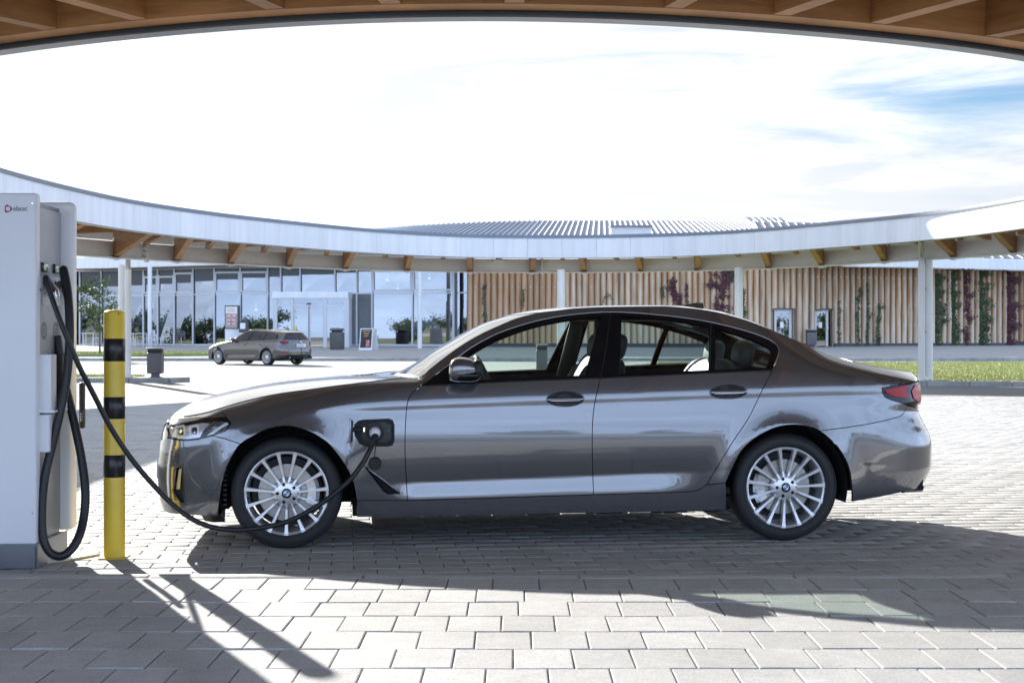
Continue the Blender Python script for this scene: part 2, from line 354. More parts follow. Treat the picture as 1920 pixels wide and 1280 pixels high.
def slab_geo(sx, sy, b=0.006, h=0.02):
    x, y = sx / 2, sy / 2
    v = [(-x, -y, -h), (x, -y, -h), (x, y, -h), (-x, y, -h), (-x, -y, -b * .6), (x, -y, -b * .6), (x, y, -b * .6), (-x, y, -b * .6),
         (-x + b, -y + b, 0), (x - b, -y + b, 0), (x - b, y - b, 0), (-x + b, y - b, 0)]
    f = [(8, 9, 10, 11)]
    for i in range(4):
        j = (i + 1) % 4; f += [(4 + i, 4 + j, 8 + j, 8 + i), (i, j, 4 + j, 4 + i)]
    return np.array(v), f
PX, PY = 0.2068, 0.3105
sv, sf = slab_geo(PX - 0.005, PY - 0.005, 0.004)
slab_me = MB().add(sv, sf).mesh('paver', M_conc)
offs = {0: -0.095, 1: -0.169, 2: -0.199, 3: -0.045, 4: -0.150, 5: -0.224, 6: -0.096, -1: -0.03, 7: -0.18, 8: -0.06, 9: -0.2}
n_ind = 0; rest = MB()
for r in range(0, 15):
    yc = 6.880 - PY * (r + 0.5); of = offs[r] * 0.903 if r in offs else -RNG.random() * PX
    for i in range(-38, 39):
        xc = of + (i + 0.5) * PX
        if abs(xc) > 7.7: continue
        tz = RNG.normal(0, 0.0012); rx = RNG.normal(0, 0.004); ry = RNG.normal(0, 0.004); yaw = RNG.normal(0, 0.004)
        if r < 8 and abs(xc) < 0.343 * (yc + 0.15) + 0.1:
            o = link('paver', slab_me, fore, (xc, yc, tz + FZ)); o.rotation_euler = (rx, ry, yaw); n_ind += 1
        else:
            vv = sv.copy(); c, s = math.cos(yaw), math.sin(yaw)
            vx = vv[:, 0] * c - vv[:, 1] * s; vy = vv[:, 0] * s + vv[:, 1] * c
            vz = vv[:, 2] + FZ + tz + vy * rx - vx * ry
            rest.add(np.stack([vx + xc, vy + yc, vz], 1).tolist(), sf)
tag(rest.obj('paver_rows', M_conc_i, fore), kind='stuff')
# border course between the two pavings
for i in range(-8, 8):
    x0 = i * 1.0 + 0.31
    bo = MB().box((x0 + 0.5, 6.945, FZ - 0.08), (0.994, 0.112, 0.162), bevel=0.012, seg=2).obj('border_stone', M_conc, fore, angle=40)
# small pavers along the car
QX, QY = 0.24, 0.16
qv, qf = slab_geo(QX - 0.006, QY - 0.006, 0.005)
small_me = MB().add(qv, qf).mesh('paver', M_conc)
cand = []
for r in range(-40, 175):
    for i in range(-85, 86):
        a = (i + (0.5 if r % 2 else 0.0) + 0.11) * QX; b = r * QY
        x = a * CT - b * ST; y = 7.76 + a * ST + b * CT
        if y < 6.98 or y > 29.9 or abs(x) > 0.36 * y + 1.2: continue
        cand.append((y + 0.02 * abs(x) + (50 if y < 7.72 else 0), x, y))
cand.sort()
fv = []; ff = []; m_ind = 0
CUT = 7.004
qr = qv.copy(); qr[:, 0], qr[:, 1] = qv[:, 0] * CT - qv[:, 1] * ST, qv[:, 0] * ST + qv[:, 1] * CT
for _, x, y in cand:
    low = y + qr[:, 1].min() < CUT
    tz = RNG.normal(0, 0.0008); rx = RNG.normal(0, 0.0035); ry = RNG.normal(0, 0.0035)
    if not low and m_ind < 296 - n_ind and abs(x) < 0.343 * y:
        o = link('paver', small_me, pave, (x, y, tz)); o.rotation_euler = (rx, ry, TH); m_ind += 1
    else:
        vv = qr.copy(); vv[:, 2] += tz + qr[:, 1] * rx - qr[:, 0] * ry
        vv[:, 0] += x; vv[:, 1] += y
        if low:
            if vv[:, 1].max() < CUT + 0.012: continue
            vv[:, 1] = np.maximum(vv[:, 1], CUT)
        b = len(fv) * 12; fv.append(vv); ff.append([tuple(k + b for k in q) for q in qf])
me = npmesh('paver_field', np.concatenate(fv), [q for fs in ff for q in fs], M_conc_i)
tag(link('paver_field', me, pave), kind='stuff')

# --- kerbs
def kerb(name, pts, w, z0, z1, label, group, step=1.0):
    root = empty(name, (pts[0][0], pts[0][1], z0), label, 'kerb', group)
    P = [Vector((x, y, 0)) for x, y in pts]; segs = []
    for a, b in zip(P, P[1:]):
        n = max(1, round((b - a).length / step))
        for i in range(n): segs.append((a.lerp(b, i / n), a.lerp(b, (i + 1) / n)))
    return root, segs
def build_kerb(pts, w, z1, label, group=None, step=1.0, rise=None):
    root, segs = kerb('kerb', pts, w, 0, z1, label, group, step)
    for a, b in segs:
        m = (a + b) / 2; d = b - a; rz = math.atan2(d.y, d.x)
        o = MB().box((0, 0, 0), (d.length - 0.012, w, z1 + 0.1), bevel=0.018, seg=2).obj('kerb_stone', M_kerb, root, angle=40)
        o.location = (m.x - root.location.x, m.y - root.location.y, z1 / 2 - 0.05); o.rotation_euler = (0, 0, rz)
build_kerb([(-26, 70.05), (26, 70.05)], 0.16, 0.152, 'long pale kerb of the pavement in front of the glass building and log wall', step=1.5)
# island under the left canopy column
isl = tag(MB().prism([(-16, 38.85), (-9.05, 38.85), (-8.9, 39.3), (-9.2, 40.6), (-16, 41.4)], -0.02, 0.115).obj('column_island', M_walk), kind='structure')
build_kerb([(-16, 38.7), (-8.9, 38.7), (-8.55, 39.4)], 0.16, 0.125, 'grey kerb under the litter bin and the white column left of the car', step=1.0)
tag(MB().prism([(-16, 39.4), (-9.9, 39.4), (-9.9, 40.4), (-16, 41.2)], 0.10, 0.122).obj('verge', M_grass_b), kind='structure')
# lawn island on the right
lawn_poly = [(2.6, 41.6), (8.0, 36.1), (24, 35.2), (40, 36), (40, 62), (24, 63.5), (6.0, 60.5), (3.2, 50)]
lawn = tag(MB().prism(lawn_poly, -0.02, 0.10).obj('lawn', M_grass_b), kind='structure')
build_kerb([(2.5, 41.6), (7.95, 36.0), (24, 35.1)], 0.16, 0.125, 'grey kerb along the lawn behind the rear bumper of the sedan', step=1.0)
tag(MB().prism([(-30, 71.5), (-17.5, 71.5), (-11.5, 73.2), (-17, 76.8), (-30, 78.5)], 0.05, zg(75) + 0.05).obj('lawn', M_grass_b), kind='structure')
def in_poly(x, y, p):
    x = np.asarray(x); y = np.asarray(y); r = np.zeros(x.shape, bool); n = len(p)
    for i in range(n):
        x1, y1 = p[i]; x2, y2 = p[(i + 1) % n]
        if y1 == y2: continue
        c = ((y1 > y) != (y2 > y)) & (x < (x2 - x1) * (y - y1) / (y2 - y1) + x1); r ^= c
    return r
def grass(name, n, poly, z, hmin, hmax, wd):
    xs = [p[0] for p in poly]; ys = [p[1] for p in poly]
    x = RNG.uniform(min(xs), max(xs), n); y = RNG.uniform(min(ys), max(ys), n)
    k = in_poly(x, y, poly); x, y = x[k], y[k]; n = len(x)
    a = RNG.uniform(0, math.pi, n); h = RNG.uniform(hmin, hmax, n); lx = RNG.normal(0, hmax * .4, n); ly = RNG.normal(0, hmax * .4, n)
    dx, dy = np.cos(a) * wd, np.sin(a) * wd
    v = np.stack([np.stack([x - dx, y - dy, np.full(n, z)], 1), np.stack([x + dx, y + dy, np.full(n, z)], 1), np.stack([x + lx, y + ly, z + h], 1)], 1).reshape(-1, 3)
    o = link(name, npmesh(name, v, np.arange(3 * n).reshape(-1, 3), M_blade)); return tag(o, kind='stuff')
grass('grass', 150000, [(2.7, 41.7), (8.0, 36.2), (24, 35.3), (24, 62), (6.0, 60), (3.3, 50)], 0.10, 0.02, 0.07, 0.016)
grass('grass', 5000, [(-16, 39.4), (-9.9, 39.4), (-9.9, 40.4), (-16, 41.2)], 0.12, 0.03, 0.09, 0.015)
grass('grass', 12000, [(-30, 71.6), (-17.5, 71.6), (-11.7, 73.2), (-17, 76.7), (-30, 78.3)], zg(75) + 0.05, 0.04, 0.10, 0.03)

tag(sheet('lawn', -130, -25, [-60, 20, 62], 0.03, M_grass_b), kind='structure')
# ================================================================== ring canopy
ZT, ZB = 3.95, 3.40
ctrl = [(0, 10.23), (1.83, 10.62), (4.02, 11.72), (6.6, 14.1), (8.75, 18.0), (10.05, 23.0), (10.45, 27.5), (10.36, 30.2), (9.57, 33.9), (8.07, 36.8), (6.07, 40.0),
        (3.57, 41.7), (0.74, 42.1), (-1.49, 41.6), (-3.85, 39.4), (-6.1, 35.6), (-6.89, 33.9), (-7.46, 32.4), (-7.92, 30.8), (-8.3, 28.4), (-8.56, 24.96), (-8.4, 20.5), (-7.5, 16.0), (-6.0, 13.2), (-3.97, 11.5), (-1.8, 10.48)]
def closed_curve(pts, n):
    P = np.array(pts, float); m = len(P); out_ = []
    for i in range(m):
        p0, p1, p2, p3 = P[(i - 1) % m], P[i], P[(i + 1) % m], P[(i + 2) % m]
        for t in np.linspace(0, 1, 24, endpoint=False):
            out_.append(0.5 * ((2 * p1) + (-p0 + p2) * t + (2 * p0 - 5 * p1 + 4 * p2 - p3) * t * t + (-p0 + 3 * p1 - 3 * p2 + p3) * t ** 3))
    Q = np.array(out_)
    for _ in range(30): Q = 0.5 * Q + 0.25 * (np.roll(Q, 1, 0) + np.roll(Q, -1, 0))
    Q = np.vstack([Q, Q[:1]]); L = np.concatenate([[0], np.cumsum(np.linalg.norm(np.diff(Q, axis=0), axis=1))])
    s = np.linspace(0, L[-1], n, endpoint=False)
    return np.stack([np.interp(s, L, Q[:, 0]), np.interp(s, L, Q[:, 1])], 1)
NR = 320
IN = closed_curve(ctrl, NR)
tan_ = np.roll(IN, -1, 0) - np.roll(IN, 1, 0); tan_ /= np.linalg.norm(tan_, axis=1)[:, None]
OUTN = np.stack([tan_[:, 1], -tan_[:, 0]], 1)
ctr = IN.mean(0)
if ((IN - ctr) * OUTN).sum() < 0: OUTN = -OUTN
far_ = np.clip((IN[:, 1] - 11) / 12, 0, 1)
width = 8.6 * (1 - far_) + 4.6 * far_
beam_off = 2.4 + 1.2 * np.clip((-IN[:, 0] - 2) / 6, 0, 1) - 0.5 * np.clip((IN[:, 0] - 2) / 6, 0, 1)
def ring(off, z): return [(IN[i, 0] + OUTN[i, 0] * off[i], IN[i, 1] + OUTN[i, 1] * off[i], z) for i in range(NR)]
def off(v): return np.full(NR, float(v))
def ring_solid(a, b, z0, z1):
    v = ring(a, z0) + ring(b, z0) + ring(b, z1) + ring(a, z1); f = []
    for i in range(NR):
        j = (i + 1) % NR
        for k in range(4):
            l = (k + 1) % 4; f.append((k * NR + i, k * NR + j, l * NR + j, l * NR + i))
    return MB().add(v, f)
can = empty('ring_canopy', (0, 26, 0), 'large ring canopy with timber ribs and white fascia around the open court', 'canopy')
def cpart(mb, name, m, **k):
    o = mb.obj(name, m, can, **k); o.matrix_parent_inverse = Matrix.Translation((0, -26, 0)); return o
cpart(ring_solid(off(0.07), width, 3.97, 4.05), 'roof_skin', M_roofm)
cpart(ring_solid(off(0.07), width - 0.02, 3.86, 3.965), 'roof_boarding', M_deck)
cpart(ring_solid(off(0.142), off(0.34), 3.43, 3.855), 'ring_beam', M_wood)
cpart(ring_solid(off(-0.006), off(0.140), 3.384, 3.398), 'gutter', M_gutter)
cpart(ring_solid(off(0.061), off(0.069), 3.41, 3.94), 'fascia_backing', M_gutter)
cpart(ring_solid(off(-0.025), off(0.0), ZT + 0.002, ZT + 0.035), 'fascia_capping', M_gutter)
cpart(ring_solid(width - 0.06, width + 0.03, 3.62, 4.07), 'outer_fascia', M_white)
npan = 84
for k in range(npan):
    i0 = k * NR / npan; i1 = (k + 1) * NR / npan; v = []; f = []
    ts = np.linspace(i0 + 0.012, i1 - 0.012, 5)
    for t in ts:
        i = int(t) % NR; fr = t - int(t); j = (i + 1) % NR
        p = IN[i] * (1 - fr) + IN[j] * fr; n_ = OUTN[i] * (1 - fr) + OUTN[j] * fr
        a = p; b = p + n_ * 0.06
        v += [(a[0], a[1], ZB), (b[0], b[1], ZB), (b[0], b[1], ZT), (a[0], a[1], ZT)]
    for q in range(4):
        for e in range(4):
            g_ = (e + 1) % 4; f.append((q * 4 + e, q * 4 + g_, q * 4 + 4 + g_, q * 4 + 4 + e))
    f += [(0, 1, 2, 3), (16, 17, 18, 19)]
    cpart(MB().add(v, f), 'fascia_panel', M_white)
# white steel beam carrying the far side
fi = [i for i in range(NR) if IN[i, 1] > 19]
st = next(i for i in fi if (i - 1) % NR not in fi); fi = [(st + k) % NR for k in range(len(fi))]
def far_solid(o0, o1, z0, z1):
    v = []; f = []
    for i in fi:
        for o_, z in ((o0, z0), (o1, z0), (o1, z1), (o0, z1)):
            d = beam_off[i] + o_; v.append((IN[i, 0] + OUTN[i, 0] * d, IN[i, 1] + OUTN[i, 1] * d, z))
    for q in range(len(fi) - 1):
        for e in range(4):
            h = (e + 1) % 4; f.append((q * 4 + e, q * 4 + h, q * 4 + 4 + h, q * 4 + 4 + e))
    return MB().add(v, f)
cpart(far_solid(-0.09, 0.09, 3.09, 3.48), 'steel_beam', M_steel)
cpart(far_solid(-0.15, 0.15, 3.075, 3.10), 'beam_flange', M_steel)
# ribs
def rib(i, reach, z_in, depth, wd=0.14):
    p = IN[i]; n_ = OUTN[i]; t_ = np.array([-n_[1], n_[0]]) * wd / 2
    a = p + n_ * 0.342; b = p + n_ * reach
    zz = [(a, z_in[0], z_in[1]), (b, depth[0], depth[1])]; v = []
    for q, z0, z1 in zz:
        for s_, z in ((-1, z0), (1, z0), (1, z1), (-1, z1)): v.append((q[0] + t_[0] * s_, q[1] + t_[1] * s_, z))
    f = [(0, 1, 2, 3)[::-1], (4, 5, 6, 7)] + [(e, (e + 1) % 4, 4 + (e + 1) % 4, 4 + e) for e in range(4)]
    return MB().add(v, f)
arc = np.linalg.norm(np.roll(IN, -1, 0) - IN, axis=1).mean()
# near ribs every 0.82 m: bottoms flush with the ring beam
near_i = [i for i in range(NR) if IN[i, 1] <= 17]
st = next(i for i in near_i if (i - 1) % NR not in near_i)
k = 0.0
while k < len(near_i):
    i = (st + int(k)) % NR
    cpart(rib(i, float(width[i]) - 0.1, (3.435, 3.855), (3.20, 3.855), 0.13), 'rib', M_wood); k += 0.86 / arc
# far ribs: deep at the steel beam, cut shallow towards the court
rib_px = [216, 330, 438, 551, 658, 763, 873, 989, 1104, 1197, 1315, 1435, 1532, 1655, 1780, 1900]
bi = np.array([(IN[i] + OUTN[i] * (beam_off[i] - 0.15)) for i in fi]); bpx = 960 + bi[:, 0] / bi[:, 1] * FPX
def at_px(x):
    return fi[int(np.argmin(np.abs(bpx - x) + (bi[:, 1] < 24) * 1e4))]
inpx = np.array([960 + IN[i, 0] / IN[i, 1] * FPX for i in fi])
def in_px(x): return fi[int(np.argmin(np.abs(inpx - x) + (np.array([IN[i, 1] for i in fi]) < 22) * 1e4))]
def shift(x): return float(np.interp(x, [-300, 60, 216, 330, 438, 551, 658, 873, 989, 1104, 1315, 1435, 1655, 1780, 1900, 2300], [160, 130, 88, 52, 34, 27, 20, 11, 8, -10, -18, -22, -34, -46, -58, -90]))
def far_rib(x, z_in, z_out, wd, name):
    i = at_px(x); j = in_px(x + shift(x)); q = IN[i] + OUTN[i] * (float(beam_off[i]) - 0.10); p = IN[j] + OUTN[j] * 0.272
    d = q - p; L = np.hypot(*d); d = d / L; t_ = np.array([-d[1], d[0]]) * wd / 2; v = []
    for c_, (z0, z1) in ((p, z_in), (q, z_out)):
        for s_, z in ((-1, z0), (1, z0), (1, z1), (-1, z1)): v.append((c_[0] + t_[0] * s_, c_[1] + t_[1] * s_, z))
    cpart(MB().add(v, [(0, 1, 2, 3)[::-1], (4, 5, 6, 7)] + [(e, (e + 1) % 4, 4 + (e + 1) % 4, 4 + e) for e in range(4)]), name, M_wood)
    return q, d, i
for x in rib_px + [60, -60, -200, 2050, 2200]:
    q, d, i = far_rib(x, (3.44, 3.855), (3.10, 3.855), 0.15, 'rib')
    rz = math.atan2(d[1], d[0]); p = q - d * 0.05
    b = MB(); b.box((p[0], p[1], 3.062), (0.34, 0.26, 0.022), rz=rz); b.box((p[0], p[1], 3.038), (0.12, 0.10, 0.026), rz=rz)
    cpart(b, 'rib_shoe', M_steel)
    b = MB().box((p[0] - 0.12 * d[0], p[1] - 0.12 * d[1], 3.52), (0.20, 0.19, 0.09), rz=rz); cpart(b, 'rib_bracket', M_zinc)
    cpart(rib(i, float(width[i]) - 0.08, (3.70, 3.855), (3.70, 3.855), 0.1), 'purlin', M_wood)
for a, b in zip(rib_px, rib_px[1:]): far_rib((a + b) / 2 + 6, (3.50, 3.855), (3.44, 3.855), 0.12, 'batten')
# bolted beam joints, lamps
for x in (276, 1012):
    i = at_px(x); p = IN[i] + OUTN[i] * (float(beam_off[i]) - 0.16); rz = math.atan2(OUTN[i, 1], OUTN[i, 0]); b = MB()
    b.box((p[0], p[1], 3.27), (0.10, 0.06, 0.50), rz=rz)
    for z in (3.12, 3.24, 3.36, 3.46): b.box((p[0] + 0.02 * CT, p[1], z), (0.05, 0.34, 0.02), rz=rz)
    cpart(b, 'beam_joint', M_steel)
for x in (432, 925):
    i = at_px(x); p = IN[i] + OUTN[i] * (float(beam_off[i]) - 0.24); rz = math.atan2(OUTN[i, 1], OUTN[i, 0])
    cpart(MB().box((p[0], p[1], 3.42), (0.26, 0.36, 0.07), rz=rz, bevel=0.01, seg=1).box((p[0], p[1], 3.375), (0.2, 0.3, 0.02), rz=rz), 'canopy_lamp', M_steel)
def column(x, Y, r, pipe=None):
    z0 = 0.11 if abs(x - 1000) > 400 else 0.0
    p = at(x, HOR, Y); b = MB().lathe([(r, z0), (r, 3.08)], 24, c=(p.x, p.y, 0)).lathe([(r + 0.07, z0), (r + 0.07, z0 + 0.025), (r, z0 + 0.03)], 24, c=(p.x, p.y, 0))
    o = cpart(b, 'column', M_steel, angle=40)
    if pipe:
        q = at(x + pipe, HOR, Y - 0.12)
        m = MB().tube([(q.x, q.y, z0), (q.x, q.y, 2.95)], 0.085, 16)
        o2 = m.obj('rain_pipe', M_steel, o, angle=40); 
        s = 0.12 if pipe < 0 else -0.05
        e = MB().tube([(q.x, q.y, 2.952), (q.x, q.y, 3.15), (q.x - s * .3, q.y - 0.1, 3.28), (q.x - s, q.y - 0.35, 3.42), (q.x - s * 1.6, q.y - 0.7, 3.50)], 0.07, 14)
        e.obj('pipe_bend', M_zinc, o, angle=40)
        if pipe < 0:
            for z in (1.3, 2.35):
                MB().box((q.x + 0.09, q.y - 0.02, z), (0.03, 0.05, 0.06)).obj('pipe_clip', M_zinc, o)
column(1740, 36.6, 0.115, -12)
column(229, 39.4, 0.10, 11)
column(1052, 42.4, 0.115)
column(1385, 41.0, 0.115)

# ================================================================== building with the glass front
ZW = 0.58
cafe = empty('glass_building', (-8, 90, ZW), 'curved glass-fronted building with pale mullions and sliding entrance doors', 'building')
def part(mb, name, m, parent, **k):
    o = mb.obj(name, m, parent, **k); o.matrix_parent_inverse = parent.matrix_world.inverted() if parent.parent is None else Matrix(); return o
def setp(o, parent):      # geometry is in world coordinates
    o.parent = parent; o.matrix_parent_inverse = Matrix.Translation(-Vector(parent.location)); return o
def bpart(mb, name, m, root, **k): return setp(mb.obj(name, m, None, **k), root)
fx = [150, 190, 232, 269, 296, 327, 362, 402, 450.6, 502, 526.5, 563, 628, 669, 697.5, 773, 850, 879]
def fY(x): return float(np.interp(x, [150, 400, 879], [93.5, 88.5, 85.0]))
def fpt(x, d=0.0): Y = fY(x) + d; return ((x - 960) / FPX * Y, Y)
ZTOP, ZTR = 5.22, 3.62
def bar(a, b, z0, z1, dep, name='mullion', m=M_frame, wd=None):
    a = np.array(a); b = np.array(b); d = b - a; L = np.hypot(*d); rz = math.atan2(d[1], d[0]); c = (a + b) / 2
    return MB().box((c[0], c[1], (z0 + z1) / 2), (L, dep, z1 - z0), rz=rz)
for i, x in enumerate(fx):
    a = fpt(x); heavy = x in (850,)
    bpart(MB().box((a[0], a[1] - 0.04, (ZW + ZTOP) / 2), (0.09 if not heavy else 0.12, 0.16, ZTOP - ZW), rz=0.05), 'mullion', M_frame, cafe)
for x0, x1 in zip(fx, fx[1:]):
    a, b = fpt(x0), fpt(x1)
    g_ = 0.05
    A = np.array(a); B = np.array(b); d = (B - A) / np.hypot(*(B - A)); A2 = A + d * g_; B2 = B - d * g_
    for z0, z1 in ((ZW + 0.10, ZTR - 0.04), (ZTR + 0.04, ZTOP - 0.06)):
        tl = RNG.normal(0, 0.003, 2)
        v = [(A2[0], A2[1] + tl[0] * 2, z0), (B2[0], B2[1] + tl[1] * 2, z0), (B2[0], B2[1] - tl[1] * 2, z1), (A2[0], A2[1] - tl[0] * 2, z1)]
        v += [(p[0], p[1] + 0.02, p[2]) for p in v]
        f = [(0, 1, 2, 3), (7, 6, 5, 4)] + [(e, 4 + e, 4 + (e + 1) % 4, (e + 1) % 4) for e in range(4)]
        bpart(MB().add(v, f), 'pane', M_cafe, cafe)
    for z, h in ((ZW + 0.05, 0.1), (ZTR, 0.08), (ZTOP - 0.03, 0.06)):
        bpart(bar(A2, B2, z - h / 2, z + h / 2, 0.10), 'transom', M_frame, cafe)
    if x0 in (402, 450.6, 697.5, 773, 269, 296, 327):      # opening lights with their own frames
        for z in ((3.78, 4.90) if x0 > 300 else (3.78, 4.72)):
            bpart(bar(A2 - [0, 0.06], B2 - [0, 0.06], z - 0.05, z + 0.05, 0.06), 'sash_rail', M_frame, cafe)
        for P in (A2 + d * 0.04, B2 - d * 0.04):
            bpart(MB().box((P[0], P[1] - 0.06, 4.33), (0.08, 0.058, 1.0)), 'sash_stile', M_frame, cafe)
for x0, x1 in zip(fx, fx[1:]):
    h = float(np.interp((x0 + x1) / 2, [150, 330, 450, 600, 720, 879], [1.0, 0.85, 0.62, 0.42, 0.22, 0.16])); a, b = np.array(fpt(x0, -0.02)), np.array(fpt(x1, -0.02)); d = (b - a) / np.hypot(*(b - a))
    bpart(bar(a + d * 0.055, b - d * 0.055, ZTOP - 0.062 - h, ZTOP - 0.062, 0.02), 'dark_reflection', mat('painted_reflection', (0.05, 0.055, 0.06), 0.25), cafe)  # added dark strips paint a dim reflection along the head of the glass
# eave, back room
el, er = fpt(130, -1.6), fpt(900, -1.2)
ev = [fpt(x, -1.7) for x in (120, 200, 300, 400, 520, 640, 760, 890)]; eb = [fpt(x, 0.5) for x in (120, 200, 300, 400, 520, 640, 760, 890)]
bpart(MB().prism(ev + eb[::-1], 5.24, 5.30), 'soffit', M_deck, cafe)
for a, b in zip(ev, ev[1:]): bpart(bar(a, b, 5.28, 5.95, 0.08), 'eave_panel', M_white, cafe)
room = MB(); pf = [fpt(x, 0.0) for x in (140, 400, 879)]; n0 = [(p[0], p[1] + 9) for p in pf]
poly = pf + n0[::-1]
nz_ = len(poly)
v = [(x, y, ZW + 0.02) for x, y in poly] + [(x, y, 5.2) for x, y in poly]
bpart(MB().add(v, [tuple(range(nz_))]), 'floor', M_cafef, cafe)
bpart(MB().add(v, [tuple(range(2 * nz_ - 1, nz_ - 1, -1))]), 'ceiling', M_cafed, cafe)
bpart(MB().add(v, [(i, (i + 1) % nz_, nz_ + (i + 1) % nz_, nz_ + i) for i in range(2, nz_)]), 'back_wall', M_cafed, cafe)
for (x, y, z) in ((595, 507, 4), (726, 526, 5), (746, 543, 6), (480, 582, 5), (805, 523, 5)):
    p = at(x, y, fY(x) + z); bpart(MB().lathe([(0.01, p.z + 0.4), (0.01, p.z + 0.1), (0.08, p.z + 0.06), (0.10, p.z), (0.01, p.z - 0.02)], 12, c=(p.x, p.y, 0)), 'pendant_lamp', mat('pendant_glow', (0.9, 0.88, 0.8), 0.5, emit=((1, 0.95, 0.85), 1.5)), cafe)
for x, Y in ((281, 86.5), (787, 82.6)):
    p = at(x, HOR, Y); bpart(MB().lathe([(0.125, ZW - 0.1), (0.125, 5.24)], 20, c=(p.x, p.y, 0)), 'eave_column', M_white, cafe, angle=40)
# entrance lobby
VY = 84.3
def vx(x, Y=VY): return (x - 960) / FPX * Y
xl, xr = vx(512), vx(651); zt = 1.24 + (627 - 547) / FPX * VY; ZB_ = ZW - 0.1
bpart(MB().box(((xl + xr) / 2, VY + 1.25, zt - 0.18), (xr - xl + 0.1, 2.6, 0.36), bevel=0.01, seg=1), 'lobby_roof', M_white, cafe)
bpart(MB().box((xr - 0.03, VY + 1.26, (ZB_ + zt - 0.36) / 2), (0.10, 2.3, zt - 0.36 - ZB_)), 'lobby_side', M_white, cafe)
bpart(MB().box((xl + 0.03, VY + 1.26, (ZB_ + zt - 0.36) / 2), (0.10, 2.3, zt - 0.36 - ZB_)), 'lobby_side', M_white, cafe)
zl = 1.24 + (627 - 572) / FPX * VY
for x, w in ((516, 0.22), (547.5, 0.16), (610, 0.16), (649, 0.30)):
    bpart(MB().box((vx(x), VY + 0.06, (ZB_ + zt - 0.36) / 2), (w, 0.12, zt - 0.361 - ZB_)), 'lobby_post', M_frame, cafe)
for a, b in ((519.5, 545), (550.5, 607.5), (612.5, 644)):
    bpart(MB().box(((vx(a) + vx(b)) / 2, VY + 0.06, zl), (vx(b) - vx(a), 0.10, 0.12)), 'lobby_transom', M_frame, cafe)
    bpart(MB().box(((vx(a) + vx(b)) / 2, VY + 0.08, (zl + zt - 0.36) / 2 + 0.03), (vx(b) - vx(a), 0.02, zt - 0.36 - zl - 0.07)), 'lobby_pane', M_cafe, cafe)
for a, b, n_ in ((519.5, 545, 'lobby_pane'), (550.5, 578.5, 'sliding_door'), (579.8, 607.5, 'sliding_door'), (612.5, 644, 'lobby_pane')):
    d = bpart(MB().box(((vx(a) + vx(b)) / 2, VY + 0.08, (ZB_ + zl - 0.06) / 2), (vx(b) - vx(a), 0.02, zl - 0.064 - ZB_)), n_, M_cafe, cafe)
    if n_ == 'sliding_door':
        for xx in (vx(a) + 0.03, vx(b) - 0.03):
            MBx = MB().box((xx, VY + 0.05, (ZB_ + zl - 0.06) / 2), (0.055, 0.03, zl - 0.07 - ZB_)).obj('door_stile', M_frame); setp(MBx, cafe)
bpart(MB().box((vx(579), VY - 0.04, zl + 0.09), (0.22, 0.08, 0.07), bevel=0.01, seg=1), 'door_sensor', M_black, cafe)
bpart(MB().box((vx(553.5), VY - 0.01, 1.24 + 42 / FPX * VY - 0.9), (0.13, 0.02, 0.2)), 'door_sticker', M_yellow, cafe)
bpart(MB().box((vx(855, 84.6), 84.55, (ZW + 5.2) / 2), (0.16, 0.2, 5.2 - ZW)), 'dark_column', M_dframe, cafe)

# ================================================================== log-clad hall
hall = empty('log_clad_hall', (10, 86, ZW), 'long building clad in upright weathered logs with two white-framed doors', 'building')
def log_mesh(R, z0, z1, seed, m=None):
    r = np.random.default_rng(seed); v = []; f = []; zs = np.linspace(z0, z1, 4); n = 8
    for z in zs:
        q = R * (1 + r.normal(0, 0.03)); ox = r.normal(0, 0.008)
        for k in range(n):
            a = math.pi + math.pi * k / (n - 1); v.append((q * math.cos(a) + ox, q * 0.85 * math.sin(a), z))
    for i in range(3):
        for k in range(n - 1): f.append((i * n + k, i * n + k + 1, (i + 1) * n + k + 1, (i + 1) * n + k))
    f.append(tuple(range(3 * n, 4 * n)))
    return MB().add(v, f).mesh('log', m or M_log, angle=50)
def wallY(x): return float(np.interp(x, [879, 1515, 1516, 1720, 1930, 2300], [84.9, 83.6, 84.4, 87.0, 91, 101]))
def wallTop(x): return float(np.interp(x, [879, 1515, 1516, 1930, 2300], [5.16, 5.16, 5.12, 5.0, 5.0]))
doors = ((1452, 1487), (1528, 1561))
LOGZ0 = ZW + 0.16; PITCH = 0.355
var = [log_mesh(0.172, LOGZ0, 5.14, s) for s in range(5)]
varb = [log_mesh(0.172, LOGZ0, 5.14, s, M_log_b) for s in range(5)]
short = [log_mesh(0.172, 1.24 + 47 / FPX * 84 + 0.02, 5.14, 40 + s) for s in range(3)]
xs = []; x = 881.0
while x < 2300:
    xs.append(x); x += PITCH / wallY(x) * FPX * (0.97 if x < 1515 else 0.93)
for x in xs:
    Y = wallY(x); over = any(a - 4 < x < b + 4 for a, b in doors)
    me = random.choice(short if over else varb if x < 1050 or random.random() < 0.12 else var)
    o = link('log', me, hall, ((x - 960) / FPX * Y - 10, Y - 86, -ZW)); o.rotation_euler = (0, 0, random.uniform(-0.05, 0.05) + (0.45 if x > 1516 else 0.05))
    o.scale = (random.uniform(0.94, 1.03), 1, (wallTop(x) - LOGZ0) / (5.14 - LOGZ0) if not over else 1)
    if not over: o.location.z += LOGZ0 * (1 - o.scale.z)
back = [((x - 960) / FPX * (wallY(x) + 0.09), wallY(x) + 0.09) for x in (879, 1200, 1450, 1489, 1515, 1516, 1526, 1563, 1720, 1930, 2300)]
for a, b, z0 in zip(back, back[1:], [ZW, ZW, 2.7, ZW, ZW, ZW, 2.65, ZW, ZW, ZW]):
    bpart(bar(a, b, z0 - 0.1, 5.12, 0.06), 'backing_wall', M_deck, hall)
